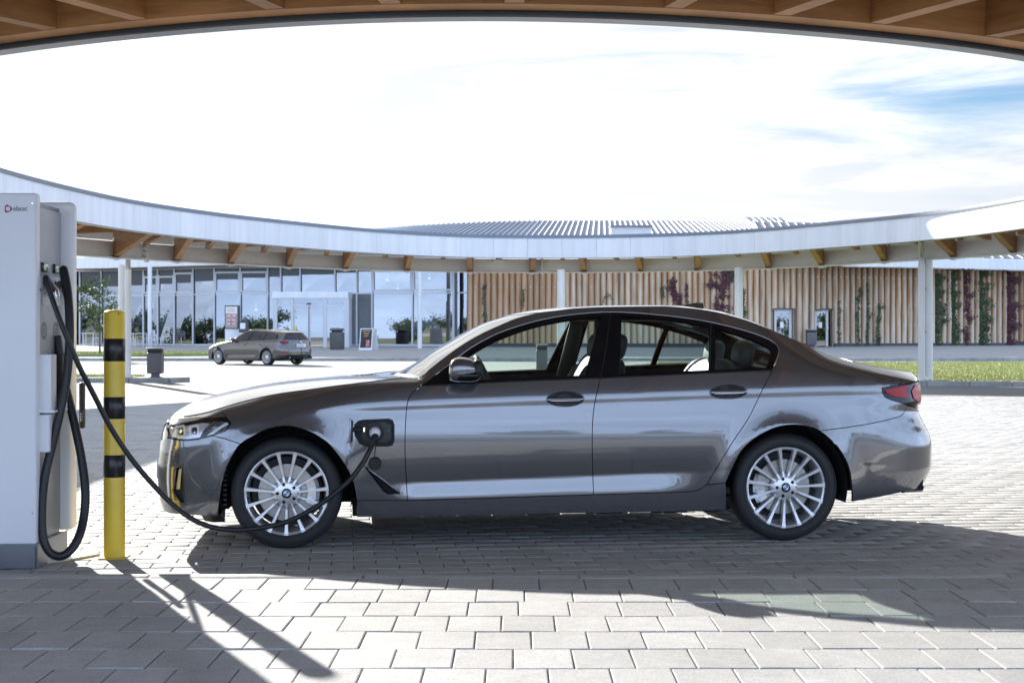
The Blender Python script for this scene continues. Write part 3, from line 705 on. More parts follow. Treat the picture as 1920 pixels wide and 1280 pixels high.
for a, b in zip(back, back[1:]):
    xm = (a[0] / a[1] + b[0] / b[1]) / 2 * FPX + 960
    if not any(p < xm < q for p, q in doors): bpart(bar((a[0], a[1] - 0.12), (b[0], b[1] - 0.12), ZW - 0.1, ZW + 0.15, 0.12), 'plinth', M_plinth, hall)
bpart(MB().box(((1515.7 - 960) / FPX * 83.9, 83.95, 2.9), (0.07, 0.5, 4.6)), 'corner_strip', M_dframe, hall)
# logs' bolt heads
bolts = MB()
for x in xs:
    Y = wallY(x) - 0.155
    if x > 1516 and x > 1730: continue
    for z in ((2.42, 3.9) if x < 1390 else (1.0, 1.75, 2.9, 4.5)):
        if x > 1390 and any(a - 4 < x < b + 4 for a, b in doors) and z < 2.8: continue
        bolts.box(((x - 960) / FPX * Y, Y, z + random.uniform(-.03, .03)), (0.055, 0.03, 0.055))
tag(bpart(bolts, 'bolt_heads', M_zinc, hall), kind='stuff')
# doors
for k, (a, b) in enumerate(doors):
    Y = wallY(a) + (0.0 if k == 0 else 0.25); x0, x1 = (a - 960) / FPX * Y, (b - 960) / FPX * Y; z1 = 1.24 + 47 / FPX * 84; z0 = ZW - 0.02
    if k == 0: xd0, xd1 = x0 + 0.05, x1 - 0.16
    else: xd0, xd1 = x0 + 0.03, x1 - 0.32
    d = bpart(MB().box(((xd0 + xd1) / 2, Y + 0.02, (z0 + z1) / 2), (xd1 - xd0 - 0.12, 0.03, z1 - z0 - 0.12)), 'door', glass('door_glass', (0.25, 0.28, 0.3), 1.5, refl=0.22), hall)
    for (cx, sx, cz, sz) in ((xd0, 0.11, (z0 + z1) / 2, z1 - z0), (xd1, 0.13, (z0 + z1) / 2, z1 - z0)):
        bpart(MB().box((cx, Y, cz), (sx, 0.09, sz)), 'door_frame', M_frame, hall)
    bpart(MB().box(((xd0 + xd1) / 2, Y, z1 - 0.05), (xd1 - xd0 - 0.125, 0.088, 0.1)), 'door_frame', M_frame, hall)
    bpart(MB().box((xd1 + 0.03, Y - 0.08, z0 + 1.05), (0.03, 0.07, 0.22)), 'door_handle', M_satin, hall)
    bpart(MB().box(((xd0 + xd1) / 2 - 0.05, Y - 0.012, 1.78), (0.19, 0.02, 0.33)), 'door_notice', M_wenamel, hall)
    bpart(MB().box((x1 - 0.02, Y + 0.1, (z0 + z1) / 2), (0.05, 0.62, z1 - z0)), 'reveal', M_deck, hall)
    bpart(MB().box(((x0 + x1) / 2, Y - 0.12, z1 + 0.03), (x1 - x0 + 0.08, 0.3, 0.05)), 'door_head', M_dframe, hall)
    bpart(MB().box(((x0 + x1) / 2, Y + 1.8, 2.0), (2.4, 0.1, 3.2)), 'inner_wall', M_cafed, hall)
# eave and roof above the right wing
er_ = [(1440, 83.0), (1600, 84.0), (1760, 86.3), (1930, 89.6), (2300, 99)]
ep = [((x - 960) / FPX * Y, Y - 0.7) for x, Y in er_]
for i, (a, b) in enumerate(zip(ep, ep[1:])):
    n = 4
    for q in range(n):
        A = np.array(a) * (1 - q / n) + np.array(b) * q / n; B = np.array(a) * (1 - (q + 1) / n) + np.array(b) * (q + 1) / n
        bpart(bar(A, B, 5.06, 5.66, 0.07), 'eave_panel', M_white, hall)
bpart(MB().prism([(p[0], p[1]) for p in ep] + [(p[0] + 0.5, p[1] + 1.4) for p in ep[::-1]], 5.1, 5.14), 'soffit', M_deck, hall)
rv = [(p[0], p[1] + 0.03, 5.68) for p in ep] + [(p[0] + 1.5, p[1] + 15, 8.6) for p in ep]; n = len(ep)
bpart(MB().add(rv, [(i, i + 1, n + i + 1, n + i) for i in range(n - 1)]), 'roof', M_roofm, hall)
for i in range(len(ep) - 1):
    for q in range(9 if i < 3 else 16):
        t = q / (9 if i < 3 else 16); A = Vector(rv[i]).lerp(Vector(rv[i + 1]), t); B = Vector(rv[n + i]).lerp(Vector(rv[n + i + 1]), t)
        bpart(MB().tube([A + Vector((0, 0, 0.05)), B + Vector((0, 0, 0.05))], 0.045, 4), 'roof_seam', M_seam, hall)

# ================================================================== metal dome roof behind
dome = empty('metal_roof_hall', (6, 105, ZW), 'low domed hall roof of standing seam metal behind the white fascia', 'building')
lx = np.linspace(420, 1580, 100); lowpts = []; uppts = []
for x in lx:
    Y = 95 + 6 * ((x - 1120) / 520) ** 2; lowpts.append(at(x, 447 + 4 * ((x - 1120) / 520) ** 2, Y))
    xu = 1130 + (x - 1130) * 0.80; yu = float(np.interp(xu, [560, 690, 780, 850, 930, 1010, 1200, 1390, 1470, 1520], [447, 432, 424, 419.5, 416, 414, 413, 415, 421, 430])); uppts.append(at(xu, yu, 109))
n = len(lx)
back_ = [p + Vector((0, 12, -0.5)) for p in uppts]
bpart(MB().add([tuple(p) for p in lowpts + uppts + back_], [(i, i + 1, n + i + 1, n + i) for i in range(n - 1)] + [(n + i, n + i + 1, 2 * n + i + 1, 2 * n + i) for i in range(n - 1)]), 'roof', M_roofm, dome, smooth=True)
bpart(MB().prism([(p.x, p.y + 0.1) for p in lowpts[::9]] + [(lowpts[-1].x, 118), (lowpts[0].x, 118)], 0.5, 5.9), 'wall', M_white, dome)
for i in range(0, n):
    u = (uppts[i] - lowpts[i]); bpart(MB().tube([lowpts[i] + Vector((0, 0, 0.05)), uppts[i] + Vector((0, 0, 0.05))], 0.05, 4), 'roof_seam', M_seam, dome)
a, b = at(1146, 441, 96.5), at(1222, 441, 96.5)
bpart(MB().box(((a.x + b.x) / 2, 97.6, a.z + 0.30), (b.x - a.x, 1.6, 0.5)), 'skylight', M_steel, dome)
bpart(MB().box(((a.x + b.x) / 2, 97.5, a.z + 0.61), (b.x - a.x + 0.1, 1.8, 0.1)), 'skylight_lid', M_roofm, dome)
A, B, C_, D = at(1432, 432, 97), at(1494, 430, 97), at(1464, 408, 103), at(1396, 407, 103)
bpart(MB().add([tuple(A), tuple(B), tuple(C_), tuple(D)] + [tuple(p - Vector((0, 0, .12))) for p in (A, B, C_, D)], [(0, 1, 2, 3), (7, 6, 5, 4)] + [(e, 4 + e, 4 + (e + 1) % 4, (e + 1) % 4) for e in range(4)]), 'raised_roof', M_roofm, dome)
for q in range(1, 6):
    t = q / 6; bpart(MB().tube([A.lerp(B, t) + Vector((0, 0, .05)), D.lerp(C_, t) + Vector((0, 0, .05))], 0.05, 4), 'roof_seam', M_seam, dome)
v0 = at(1494, 432, 99); v1 = at(1545, 430, 99)
bpart(MB().box(((v0.x + v1.x) / 2, 99, v0.z + 0.05), (v1.x - v0.x, 2, 0.4)), 'roof_box', M_dframe, dome)
# ================================================================== car bodies
def pchip(x, y):
    x = np.asarray(x, float); y = np.asarray(y, float); h = np.diff(x); d = np.diff(y) / h; n = len(x); m = np.zeros(n)
    for i in range(1, n - 1):
        if d[i - 1] * d[i] > 0:
            w1 = 2 * h[i] + h[i - 1]; w2 = h[i] + 2 * h[i - 1]; m[i] = (w1 + w2) / (w1 / d[i - 1] + w2 / d[i])
    m[0], m[-1] = d[0], d[-1]
    def f(q):
        q = np.clip(np.asarray(q, float), x[0], x[-1]); i = np.clip(np.searchsorted(x, q) - 1, 0, n - 2); t = (q - x[i]) / h[i]
        return (y[i] * (1 + 2 * t) * (1 - t) ** 2 + h[i] * m[i] * t * (1 - t) ** 2 + y[i + 1] * t * t * (3 - 2 * t) + h[i] * m[i + 1] * t * t * (t - 1))
    return f
def C(pts):
    p = sorted(pts); return pchip([a for a, b in p], [b for a, b in p])
CO = np.array([-1.40256, 9.50931])                 # the sedan's front axle centre on the ground
RV = np.array([CT, ST]); NV = np.array([ST, -CT])    # rearward, and towards the camera side
def un(x, y, w):
    d = np.array([(x - 960) / FPX, 1.0]); t = (w + CO @ NV) / (d @ NV); P = d * t
    return (P - CO) @ RV, CAMH - (y - HOR) / FPX * t
def U(l): return [un(*p) for p in l]

class Body:
    @staticmethod
    def wrap(ph, n):        # corner of the plan outline: c runs forward, E inward
        cm = math.sin(math.pi / 4) ** 0.8; Em = (1 - cm ** n) ** (1 / n)
        c1 = np.sin(np.minimum(ph, math.pi / 4)) ** 0.8; e1 = np.maximum(1 - c1 ** n, 0) ** (1 / n)
        e2 = Em * (np.maximum(np.cos(ph), 0) / math.cos(math.pi / 4)) ** 0.8; c2 = np.maximum(1 - np.minimum(e2, 1) ** n, 0) ** (1 / n)
        k = ph <= math.pi / 4; return np.where(k, c1, c2), np.where(k, e1, e2)
    @staticmethod
    def unwrap(c, n):
        cm = math.sin(math.pi / 4) ** 0.8; Em = (1 - cm ** n) ** (1 / n)
        a = np.arcsin(np.clip(c, 0, cm) ** 1.25); E = np.maximum(1 - c ** n, 0) ** (1 / n)
        b = np.arccos(np.clip(math.cos(math.pi / 4) * (E / Em) ** 1.25, 0, 1)); return np.where(c <= cm, a, b)
    UCF, UCR, NF, NRR, KF, KR = -0.22, 3.25, 6.0, 3.0, 0.68, 0.72
    def __init__(s, ve, vc, vb, vcr, we, uf, ur, k_end, wag=False):
        s.ve, s.vc, s.vb, s.vcr, s.we, s.uf, s.ur = ve, vc, vb, vcr, we, uf, ur
        us = np.linspace(-1.0, 4.35, 430); s.us = us; nv = 420; s.nv = nv
        s.v0 = 0.10; s.v1 = 1.50; vs = np.linspace(s.v0, s.v1, nv); s.vs = vs
        sm = lambda a, b, x: (lambda t: t * t * (3 - 2 * t))(np.clip((x - a) / (b - a), 0, 1))
        G = np.zeros((len(us), nv))
        for k, u in enumerate(us):
            b, c, e = float(vb(u)), float(vcr(u)), float(ve(u))
            a1 = float(sm(0.05, 0.6, u)) * (1 - 0.55 * float(sm(3.2, 3.9, u))); a2 = float(sm(0.55, 0.75, u) * (1 - sm(2.15, 2.5, u)))
            sl = 0.262 + 0.0165 * u; fr = 1 - float(sm(0.1, 0.7, u)); re = float(sm(2.5, 3.2, u))
            lo = 0.297 + 0.0255 * u; hi = 0.353 + 0.0283 * u
            R = [(0.10, -22), (0.17, -14), (sl - 0.045, -5), (sl - 0.008, -4), (sl + 0.008, -3 + 3 * a2), (lo + 0.004, -2 + 9.0 * a2), (hi - 0.006, -2 + 8.0 * a2), (hi + 0.014, -3.6),
                 (0.47, -3.6 + 1.4 * re), (0.55, -2.6 + 1.2 * re), (0.60, -1.0 + 1.0 * re), (0.635, 0.9 + 0.5 * re), (0.665, 2.3 + 1.0 * (fr + re)), (0.72, 4.0 + 2.4 * fr + 1.5 * re)]
            R += [(c - 0.060, 5.2 + 3 * fr + 1.5 * re), (c - 0.026, 5.2 + 4 * fr - 0.6 * a1), (c - 0.006, (5 + 6 * fr) * (1 - a1) - 2.8 * a1), (c + 0.008, (6.5 + 6 * fr) * (1 - a1) + 2.4 * a1),
                  (c + 0.022, 6.5 + 7.0 * fr), (c + 0.038, 12.5 + 5 * fr), (c + 0.06, 14.5 + 5 * fr)]
            R = [r for r in R if r[0] < b - 0.03] + [(b, 17 + 5 * fr), (b + 0.1, 18 + 5 * fr)]
            R = sorted(R); keep = [R[0]]
            for r in R[1:]:
                if r[0] > keep[-1][0] + 0.003: keep.append(r)
            tau = np.radians(pchip([r[0] for r in keep], [r[1] for r in keep])(vs)); sl_ = np.tan(tau)
            I = np.concatenate([[0], np.cumsum(0.5 * (sl_[1:] + sl_[:-1]) * (vs[1] - vs[0]))])
            bm_ = 0.925 - 0.010 * ((u - 1.45) / 1.7) ** 2
            col = bm_ - (I - np.interp(0.66, vs, I))
            # above the belt: a cubic up to the edge line
            jb = np.interp(b, vs, col); w1 = float(we(u)); L = max(e - b, 0.02)
            f = np.clip((vs - b) / L, 0, 1.15); d0 = -math.tan(math.radians(15.5 + 6 * fr)) * L
            ke = float(k_end(u)); gh = float(sm(0.76, 1.05, u)) * (1.0 if wag else (1 - float(sm(2.85, 3.15, u))))
            d0 = d0 * (1 - gh) + (w1 - jb) * 0.80 * gh
            d1 = (w1 - jb) * ke
            if abs(d0) > abs((w1 - jb) * 1.4): d0 = (w1 - jb) * 1.4
            up = jb * (1 + 2 * f) * (1 - f) ** 2 + d0 * f * (1 - f) ** 2 + w1 * f * f * (3 - 2 * f) + d1 * f * f * (f - 1)
            col = np.where(vs > b, up, col)
            # flared wheel arches
            for ax in (0.0, 2.966):
                r = np.hypot(u - ax, vs - 0.323); t = np.clip(1 - (r - 0.385) / 0.13, 0, 1); col = col + 0.016 * t * t * (vs > 0.2) * (r > 0.3) * np.clip((vs - 0.18) / 0.1, 0, 1)
            G[k] = col
        # soften along the car
        K = np.array([1, 4, 6, 4, 1]) / 16.
        Gp = np.pad(G, ((2, 2), (0, 0)), mode='edge'); s.G = sum(K[i] * Gp[i:i + len(us)] for i in range(5))
    def B(s, u, v):
        fu = np.clip((u - s.us[0]) / (s.us[1] - s.us[0]), 0, len(s.us) - 1.001); fv_ = np.clip((v - s.v0) / (s.vs[1] - s.vs[0]), 0, s.nv - 1.001)
        i = fu.astype(int); j = fv_.astype(int); a = fu - i; b = fv_ - j; G = s.G
        return (G[i, j] * (1 - a) + G[i + 1, j] * a) * (1 - b) + (G[i, j + 1] * (1 - a) + G[i + 1, j + 1] * a) * b
    def pos(s, q, v):
        q = np.asarray(q, float); v = np.asarray(v, float)
        u = q.copy(); E = np.ones_like(q)
        m = q < s.UCF
        ph = np.clip((s.UCF - q) / s.KF, 0, math.pi / 2); c, e = s.wrap(ph, s.NF); uff = s.uf(v)
        u = np.where(m, s.UCF - c * (s.UCF - uff), u); E = np.where(m, e, E)
        m = q > s.UCR
        ph = np.clip((q - s.UCR) / s.KR, 0, math.pi / 2); c, e = s.wrap(ph, s.NRR); urr = s.ur(v)
        u = np.where(m, s.UCR + c * (urr - s.UCR), u); E = np.where(m, e, E)
        return np.stack([u, s.B(u, v) * E, v], -1)
    def posn(s, q, v, off=0.0):
        q = np.asarray(q, float); v = np.asarray(v, float); P = s.pos(q, v); h = 0.006
        qa = np.clip(q + h, s.UCF - s.KF * 1.5705, s.UCR + s.KR * 1.5705); qb = np.clip(q - h, s.UCF - s.KF * 1.5705, s.UCR + s.KR * 1.5705)
        T1 = s.pos(qa, v) - s.pos(qb, v); T2 = s.pos(q, v + 0.004) - s.pos(q, v - 0.004)
        # world handed frame (u, -w, v): outward normal
        T1 = T1 * [1, -1, 1]; T2 = T2 * [1, -1, 1]; n = np.cross(T1, T2); n /= np.linalg.norm(n, axis=-1)[..., None] + 1e-12
        P = P * [1, -1, 1]
        return P + n * off, n
    QMIN = property(lambda s: s.UCF - s.KF * math.pi / 2); QMAX = property(lambda s: s.UCR + s.KR * math.pi / 2)
    def table(s):
        q = np.concatenate([np.linspace(s.QMIN, s.UCF, 260), np.linspace(s.UCF + .004, s.UCR, 700), np.linspace(s.UCR + .004, s.QMAX, 260)]); v = np.linspace(0.15, 1.46, 330)
        s.tq, s.tv = np.meshgrid(q, v, indexing='ij'); P, n = s.posn(s.tq, s.tv)
        X = CO[0] + P[..., 0] * CT - P[..., 1] * ST; Y = CO[1] + P[..., 0] * ST + P[..., 1] * CT
        nx = n[..., 0] * CT - n[..., 1] * ST; ny = n[..., 0] * ST + n[..., 1] * CT
        vis = nx * X + ny * Y + n[..., 2] * (P[..., 2] - CAMH) < 0
        s.tx = np.where(vis, 960 + X / Y * FPX, 1e6); s.ty = HOR + (CAMH - P[..., 2]) / Y * FPX
    def T(s, pts):
        out_ = []
        for x, y in pts:
            d = (s.tx - x) ** 2 + (s.ty - y) ** 2; k = int(np.argmin(d)); i, j = divmod(k, d.shape[1])
            q, v = s.tq[i, j], s.tv[i, j]
            for _ in range(3):
                def pr(q, v):
                    P, _n = s.posn(np.array([q]), np.array([v])); P = P[0]; X = CO[0] + P[0] * CT - P[1] * ST; Y = CO[1] + P[0] * ST + P[1] * CT
                    return np.array([960 + X / Y * FPX, HOR + (CAMH - P[2]) / Y * FPX])
                p0 = pr(q, v); h = 1e-3; J = np.stack([(pr(q + h, v) - p0) / h, (pr(q, v + h) - p0) / h], 1)
                if abs(np.linalg.det(J)) < 2000: break
                st_ = np.linalg.solve(J, np.array([x, y]) - p0)
                if np.abs(st_).max() > 0.02: break
                q += st_[0]; v += st_[1]
            out_.append((float(q), float(v)))
        return out_

def resample(poly, step, vs=1.0):
    out_ = []; n = len(poly)
    for i in range(n):
        a, b = poly[i], poly[(i + 1) % n]; L = math.hypot(b[0] - a[0], (b[1] - a[1]) * vs); k = max(1, int(math.ceil(L / step)))
        for j in range(k): t = j / k; out_.append((a[0] + (b[0] - a[0]) * t, a[1] + (b[1] - a[1]) * t))
    return out_
def area2(p): return sum(p[i][0] * p[(i + 1) % len(p)][1] - p[(i + 1) % len(p)][0] * p[i][1] for i in range(len(p)))
def inset(poly, g):
    if g == 0: return poly
    n = len(poly); s = 1 if area2(poly) > 0 else -1; out_ = []
    for i in range(n):
        p0, p1, p2 = np.array(poly[i - 1]), np.array(poly[i]), np.array(poly[(i + 1) % n])
        a = p1 - p0; b = p2 - p1; a = a / (np.hypot(*a) + 1e-9); b = b / (np.hypot(*b) + 1e-9)
        na = np.array([-a[1], a[0]]) * s; nb = np.array([-b[1], b[0]]) * s; m = na + nb; l = np.hypot(*m)
        m = na if l < 0.3 else m / l / max(0.5, l / 2); out_.append(tuple(p1 + m * g))
    return out_
def smooth_line(pts, n=6):          # open Catmull-Rom
    P = [np.array(p, float) for p in pts]; out_ = []
    for i in range(len(P) - 1):
        p0 = P[i - 1] if i else 2 * P[0] - P[1]; p1, p2 = P[i], P[i + 1]; p3 = P[i + 2] if i + 2 < len(P) else 2 * P[-1] - P[-2]
        for t in np.linspace(0, 1, n, endpoint=False): out_.append(tuple(0.5 * ((2 * p1) + (-p0 + p2) * t + (2 * p0 - 5 * p1 + 4 * p2 - p3) * t * t + (-p0 + 3 * p1 - 3 * p2 + p3) * t ** 3)))
    out_.append(tuple(P[-1])); return out_
def tri2d(outer, holes, sq, sv_):
    """triangles of a polygon with holes in (q,v); grid inside"""
    K = sq / sv_
    o_ = resample(outer, sq, K); hs = [resample(h, sq * 0.7, K) for h in holes]
    allp = list(o_); ed = [(i, (i + 1) % len(o_)) for i in range(len(o_))]
    for h in hs: b = len(allp); allp += h; ed += [(b + i, b + (i + 1) % len(h)) for i in range(len(h))]
    O_ = np.array(o_); x0, y0 = O_.min(0); x1, y1 = O_.max(0)
    gx, gy = np.meshgrid(np.arange(x0 + sq / 2, x1, sq), np.arange(y0 + sv_ / 2, y1, sv_)); gx = gx + (np.arange(gx.shape[0]) % 2)[:, None] * sq / 2
    gx, gy = gx.ravel(), gy.ravel(); k = in_poly(gx, gy, o_)
    for h in hs: k &= ~in_poly(gx, gy, h)
    gx, gy = gx[k], gy[k]; Bp = np.array(allp)
    if len(gx):
        d = np.min(np.hypot((gx[:, None] - Bp[None, :, 0]), (gy[:, None] - Bp[None, :, 1]) * K), axis=1); k = d > sq * 0.45; gx, gy = gx[k], gy[k]
    pts = [Vector((p[0], p[1] * K)) for p in allp] + [Vector((a, b * K)) for a, b in zip(gx, gy)]
    vo, eo, fo, *_ = delaunay_2d_cdt(pts, ed, [], 0, 1e-6)
    V = np.array([(p.x, p.y / K) for p in vo]); F = np.array([f for f in fo if len(f) == 3]); c = V[F].mean(1)
    k = in_poly(c[:, 0], c[:, 1], o_)
    for h in hs: k &= ~in_poly(c[:, 0], c[:, 1], h)
    F = F[k]; a = V[F]; ar = (a[:, 1, 0] - a[:, 0, 0]) * (a[:, 2, 1] - a[:, 0, 1]) - (a[:, 2, 0] - a[:, 0, 0]) * (a[:, 1, 1] - a[:, 0, 1])
    F[ar < 0] = F[ar < 0][:, ::-1]; F = F[np.abs(ar) > 1e-9]
    used = np.unique(F); mp_ = -np.ones(len(V), int); mp_[used] = np.arange(len(used)); return V[used], mp_[F]
def surf_mesh(name, P, n, F, m, rim=0.0, mirror=False):
    V = P.copy(); NN = n.copy(); FF = [tuple(f) for f in F]
    if rim:
        cnt = {}
        for f in FF:
            for a, b in ((f[0], f[1]), (f[1], f[2]), (f[2], f[0])): cnt[(a, b)] = cnt.get((a, b), 0) + 1
        be = [(a, b) for (a, b) in cnt if (b, a) not in cnt]; ad_v = []; ad_n = []; base = len(V); idx = 0
        for a, b in be:
            d = V[b] - V[a]; nn = np.cross(d, NN[a]); nn /= np.linalg.norm(nn) + 1e-9
            for p in (V[a], V[b], V[b] - NN[b] * rim, V[a] - NN[a] * rim): ad_v.append(p)
            ad_n += [0.35 * NN[a] + nn, 0.35 * NN[b] + nn, nn, nn]; k = base + idx; FF += [(k + 1, k, k + 3, k + 2)]; idx += 4
        if ad_v: V = np.vstack([V, ad_v]); NN = np.vstack([NN, ad_n])
    if mirror: V = V * [1, -1, 1]; NN = NN * [1, -1, 1]; FF = [f[::-1] for f in FF]
    NN = NN / (np.linalg.norm(NN, axis=1)[:, None] + 1e-12)
    me = bpy.data.meshes.new(name); me.from_pydata(V.tolist(), [], FF); me.materials.append(m)
    me.polygons.foreach_set('use_smooth', [True] * len(me.polygons)); me.update(); me.normals_split_custom_set_from_vertices(NN.tolist()); return me
class Car:
    def __init__(s, body, root, sq=0.030, sv=0.013): s.b, s.root, s.sq, s.sv = body, root, sq, sv
    def panel(s, name, outer, m, holes=(), gap=0.0024, rim=0.018, off=0.0, far=True, parent=None, label=None, fine=1.0, bowl=None):
        o_ = inset(outer, gap); hs = [inset(h, -gap) if gap else h for h in holes]
        V, F = tri2d(o_, hs, s.sq * fine, s.sv * fine)
        of = off
        if bowl is not None: of = np.array([bowl(q, v) for q, v in V])[:, None]
        P, n = s.b.posn(V[:, 0], V[:, 1], of); r = []
        if bowl is not None:       # true normals of the bowl
            tmp = np.zeros_like(P); a = P[F]; fn = np.cross(a[:, 1] - a[:, 0], a[:, 2] - a[:, 0])
            for k in range(3): np.add.at(tmp, F[:, k], fn)
            n = tmp / (np.linalg.norm(tmp, axis=1)[:, None] + 1e-12)
        for mir in ((False, True) if far else (False,)):
            ob = link(name, surf_mesh(name, P, n, F, m, rim, mir), (parent or s.root) if not mir else s.root)
            if label: ob['label'] = label
            r.append(ob)
        return r[0]
    def top(s, name, ua, ub, m, nx=36, nu=48, pw=2.0, off=0.0, xm=1.0, gap=0.003, sink=0.0):
        X = np.linspace(-xm, xm, nx + 1); t = np.linspace(0, 1, nu + 1); V = np.zeros((nx + 1, nu + 1, 3))
        def pt(u, x):
            ve = s.b.ve(u); e, _ = s.b.posn(s.b.qof(u, ve), ve); we = np.maximum(-e[..., 1] - gap, 0.001); vc = np.maximum(s.b.vc(u), ve)
            return np.stack([u, -we * x, ve + (vc - ve) * (1 - np.abs(x) ** pw)], -1)
        N_ = np.zeros_like(V)
        for i, x in enumerate(X):
            a, b = ua(abs(x)), ub(abs(x)); u = a + (b - a) * t; xx = np.full_like(u, x)
            V[i] = pt(u, xx); hh = 0.008
            Tu = pt(u + hh, xx) - pt(u - hh, xx); Tx = pt(u, xx + 0.01) - pt(u, xx - 0.01); nn = np.cross(Tu, -Tx); nn[nn[:, 2] < 0] *= -1; N_[i] = nn / (np.linalg.norm(nn, axis=1)[:, None] + 1e-12)
        V = V + N_ * off; F = []
        I = lambda i, j: i * (nu + 1) + j
        for i in range(nx):
            for j in range(nu): F += [(I(i, j), I(i, j + 1), I(i + 1, j + 1)), (I(i, j), I(i + 1, j + 1), I(i + 1, j))]
        P = V.reshape(-1, 3); n = N_.reshape(-1, 3); F = np.array(F); a = P[F]
        fz = np.cross(a[:, 1] - a[:, 0], a[:, 2] - a[:, 0]); flip = (fz * n[F[:, 0]]).sum(1) < 0; F[flip] = F[flip][:, ::-1]
        return link(name, surf_mesh(name, P, n, F, m, 0.012), s.root)
def qof(self, u, v):
    u = np.asarray(u, float); q = u.copy(); f = self.uf(v); r = self.ur(v)
    c = np.clip((self.UCF - u) / (self.UCF - f), 0, 1); q = np.where(u < self.UCF, self.UCF - self.unwrap(c, self.NF) * self.KF, q)
    c = np.clip((u - self.UCR) / (r - self.UCR), 0, 1); return np.where(u > self.UCR, self.UCR + self.unwrap(c, self.NRR) * self.KR, q)
Body.qof = qof

# --- curves measured on the photograph, carried into the car's own metres
edge_px = [(321, 781, .42), (374, 775, .64), (422, 762, .72), (458, 752, .75), (517, 739, .77), (577, 730.5, .78), (621, 724.5, .79), (681, 717, .80), (755, 708.8, .80), (784, 707, .80), (807, 689.5, .775), (824, 676, .755), (841, 663, .735),
           (858, 651, .715), (891, 630.6, .68), (925, 614, .65), (975, 593.7, .615), (1009, 586, .60), (1042, 582, .59), (1076, 578, .58), (1143, 575, .57), (1240, 574, .57), (1290, 577, .57), (1331, 582.5, .575),
           (1387.5, 596, .585), (1440, 615, .61), (1477.5, 631, .635), (1519, 648.5, .66), (1556, 664.5, .68), (1590, 675, .70), (1631, 684.5, .715), (1669, 691.5, .715), (1700, 696, .70), (1717.5, 698, .68)]
ed = U(edge_px); ve = C([(-0.80, 0.715)] + ed + [(4.15, ed[-1][1] - 0.01)]); we = C([(-0.9, .74)] + [(e[0], p[2] if e[0] > -0.3 else .765) for e, p in zip(ed, edge_px)] + [(4.15, .66)])
cen_px = [(324, 777, -.05), (369, 751, -.1), (399, 741, -.1), (458, 727.5, -.1), (517, 717, -.1), (577, 710, -.1), (636, 705, -.1), (696, 702, -.1), (740, 700, -.1), (773.6, 684, 0), (807, 661, 0), (841, 641, 0), (874, 622, 0), (908, 605, 0), (942, 594, .05), (975, 585.5, .05), (1009, 580, .1), (1076, 574.8, .1), (1143, 572, .1), (1240, 571.5, .1), (1331, 580, .1), (1387, 594.5, .1)]
cn = U(cen_px)
vc = C([(-0.80, 0.70)] + cn + [(3.05, 1.275), (3.3, 1.165), (3.55, 1.072), (3.80, 1.028), (3.95, 1.0), (4.15, .985)])
# forward of the wheel the belt line dips into the headlight
vb = C([(-1, .66), (-0.5, .70), (0.0, .79), (0.4, .87), (.78, .936), (1.841, .984), (2.883, 1.022), (3.2, 0.99), (3.6, .955), (4.2, .93)])
vcr = C([(-1, .60), (-0.4, .70), (.18, .80), (.7, .820), (1.795, .853), (3.545, .893), (4.2, .885)])
k_end = C([(-1, 1.9), (.6, 1.7), (.85, 1.25), (1.1, 1.12), (2.7, 1.12), (3.1, 1.3), (3.5, 1.7), (4.2, 1.8)])
nose = U([(300, 936, .55), (296, 920, .55), (295, 888, .55), (296, 868, .55), (298, 855, .55), (302, 828, .55), (307, 799, .55), (313, 790, .55), (322, 779, .55)])
UCF = Body.UCF
uf = C([(0.1, -0.70)] + [(v, UCF + (u - UCF) / 0.99) for u, v in nose] + [(0.80, -0.60), (1.5, -0.55)])
tail = U([(1650, 935, .62), (1729, 912, .57), (1740, 894, .57), (1748.6, 871, .57), (1748.6, 837, .57), (1744, 815, .57), (1732.5, 792, .57), (1724, 768, .57), (1730, 750, .57), (1729, 725, .57), (1725, 703, .57)])
UCR = Body.UCR
ur = C([(0.1, 3.7)] + [(v, UCR + (u - UCR) / 0.913) for u, v in tail] + [(1.2, 3.95), (1.5, 3.9)])
body = Body(ve, vc, vb, vcr, we, uf, ur, k_end); body.table(); T = body.T

sedan = empty('sedan', (CO[0], CO[1], 0), 'large warm grey metallic sedan in the foreground plugged in at its front wing', 'car', rz=TH)
car = Car(body, sedan)

# --- outlines (photo pixels -> body surface)
archF = smooth_line([(408, 968), (413, 925), (422.5, 882), (440, 846), (451, 832), (470, 819.5), (503, 803), (541, 798), (577, 807), (604, 822), (621.5, 837), (648, 873), (663, 906), (669, 938)], 4)
iF = 16      # where bumper and wing meet on the arch
archR = smooth_line([(1361, 905), (1369, 886), (1387.5, 849), (1403, 831), (1425, 815), (1454, 801), (1485, 796), (1515, 799), (1537.5, 807.5), (1567.5, 834), (1590, 871), (1597.5, 912.5), (1597.5, 940.6)], 4)
gapA = smooth_line([(790, 722.5), (772, 738), (763.5, 758), (760, 802), (759.5, 852), (762, 903), (764, 938)], 4)
gapB = smooth_line([(1126, 708), (1114.7, 758), (1110.6, 805), (1111, 869), (1113, 927)], 4)
gapC = smooth_line([(1447.5, 694), (1425, 740), (1402.5, 785), (1372.5, 830), (1342.5, 879), (1324, 909)], 4) + [(1313, 917), (1297.5, 921)]
belt = [(790, 722.5), (960, 715), (1126, 708)]; belt2 = [(1126, 708), (1200, 704.5), (1327, 699), (1447.5, 694)]
gapF = smooth_line([(399, 816.6), (425, 823), (451, 832)], 4)           # wing / bumper
gapR = smooth_line([(1537.5, 807.5), (1600, 799), (1650, 790), (1687, 780), (1698, 768), (1701, 760)], 4)
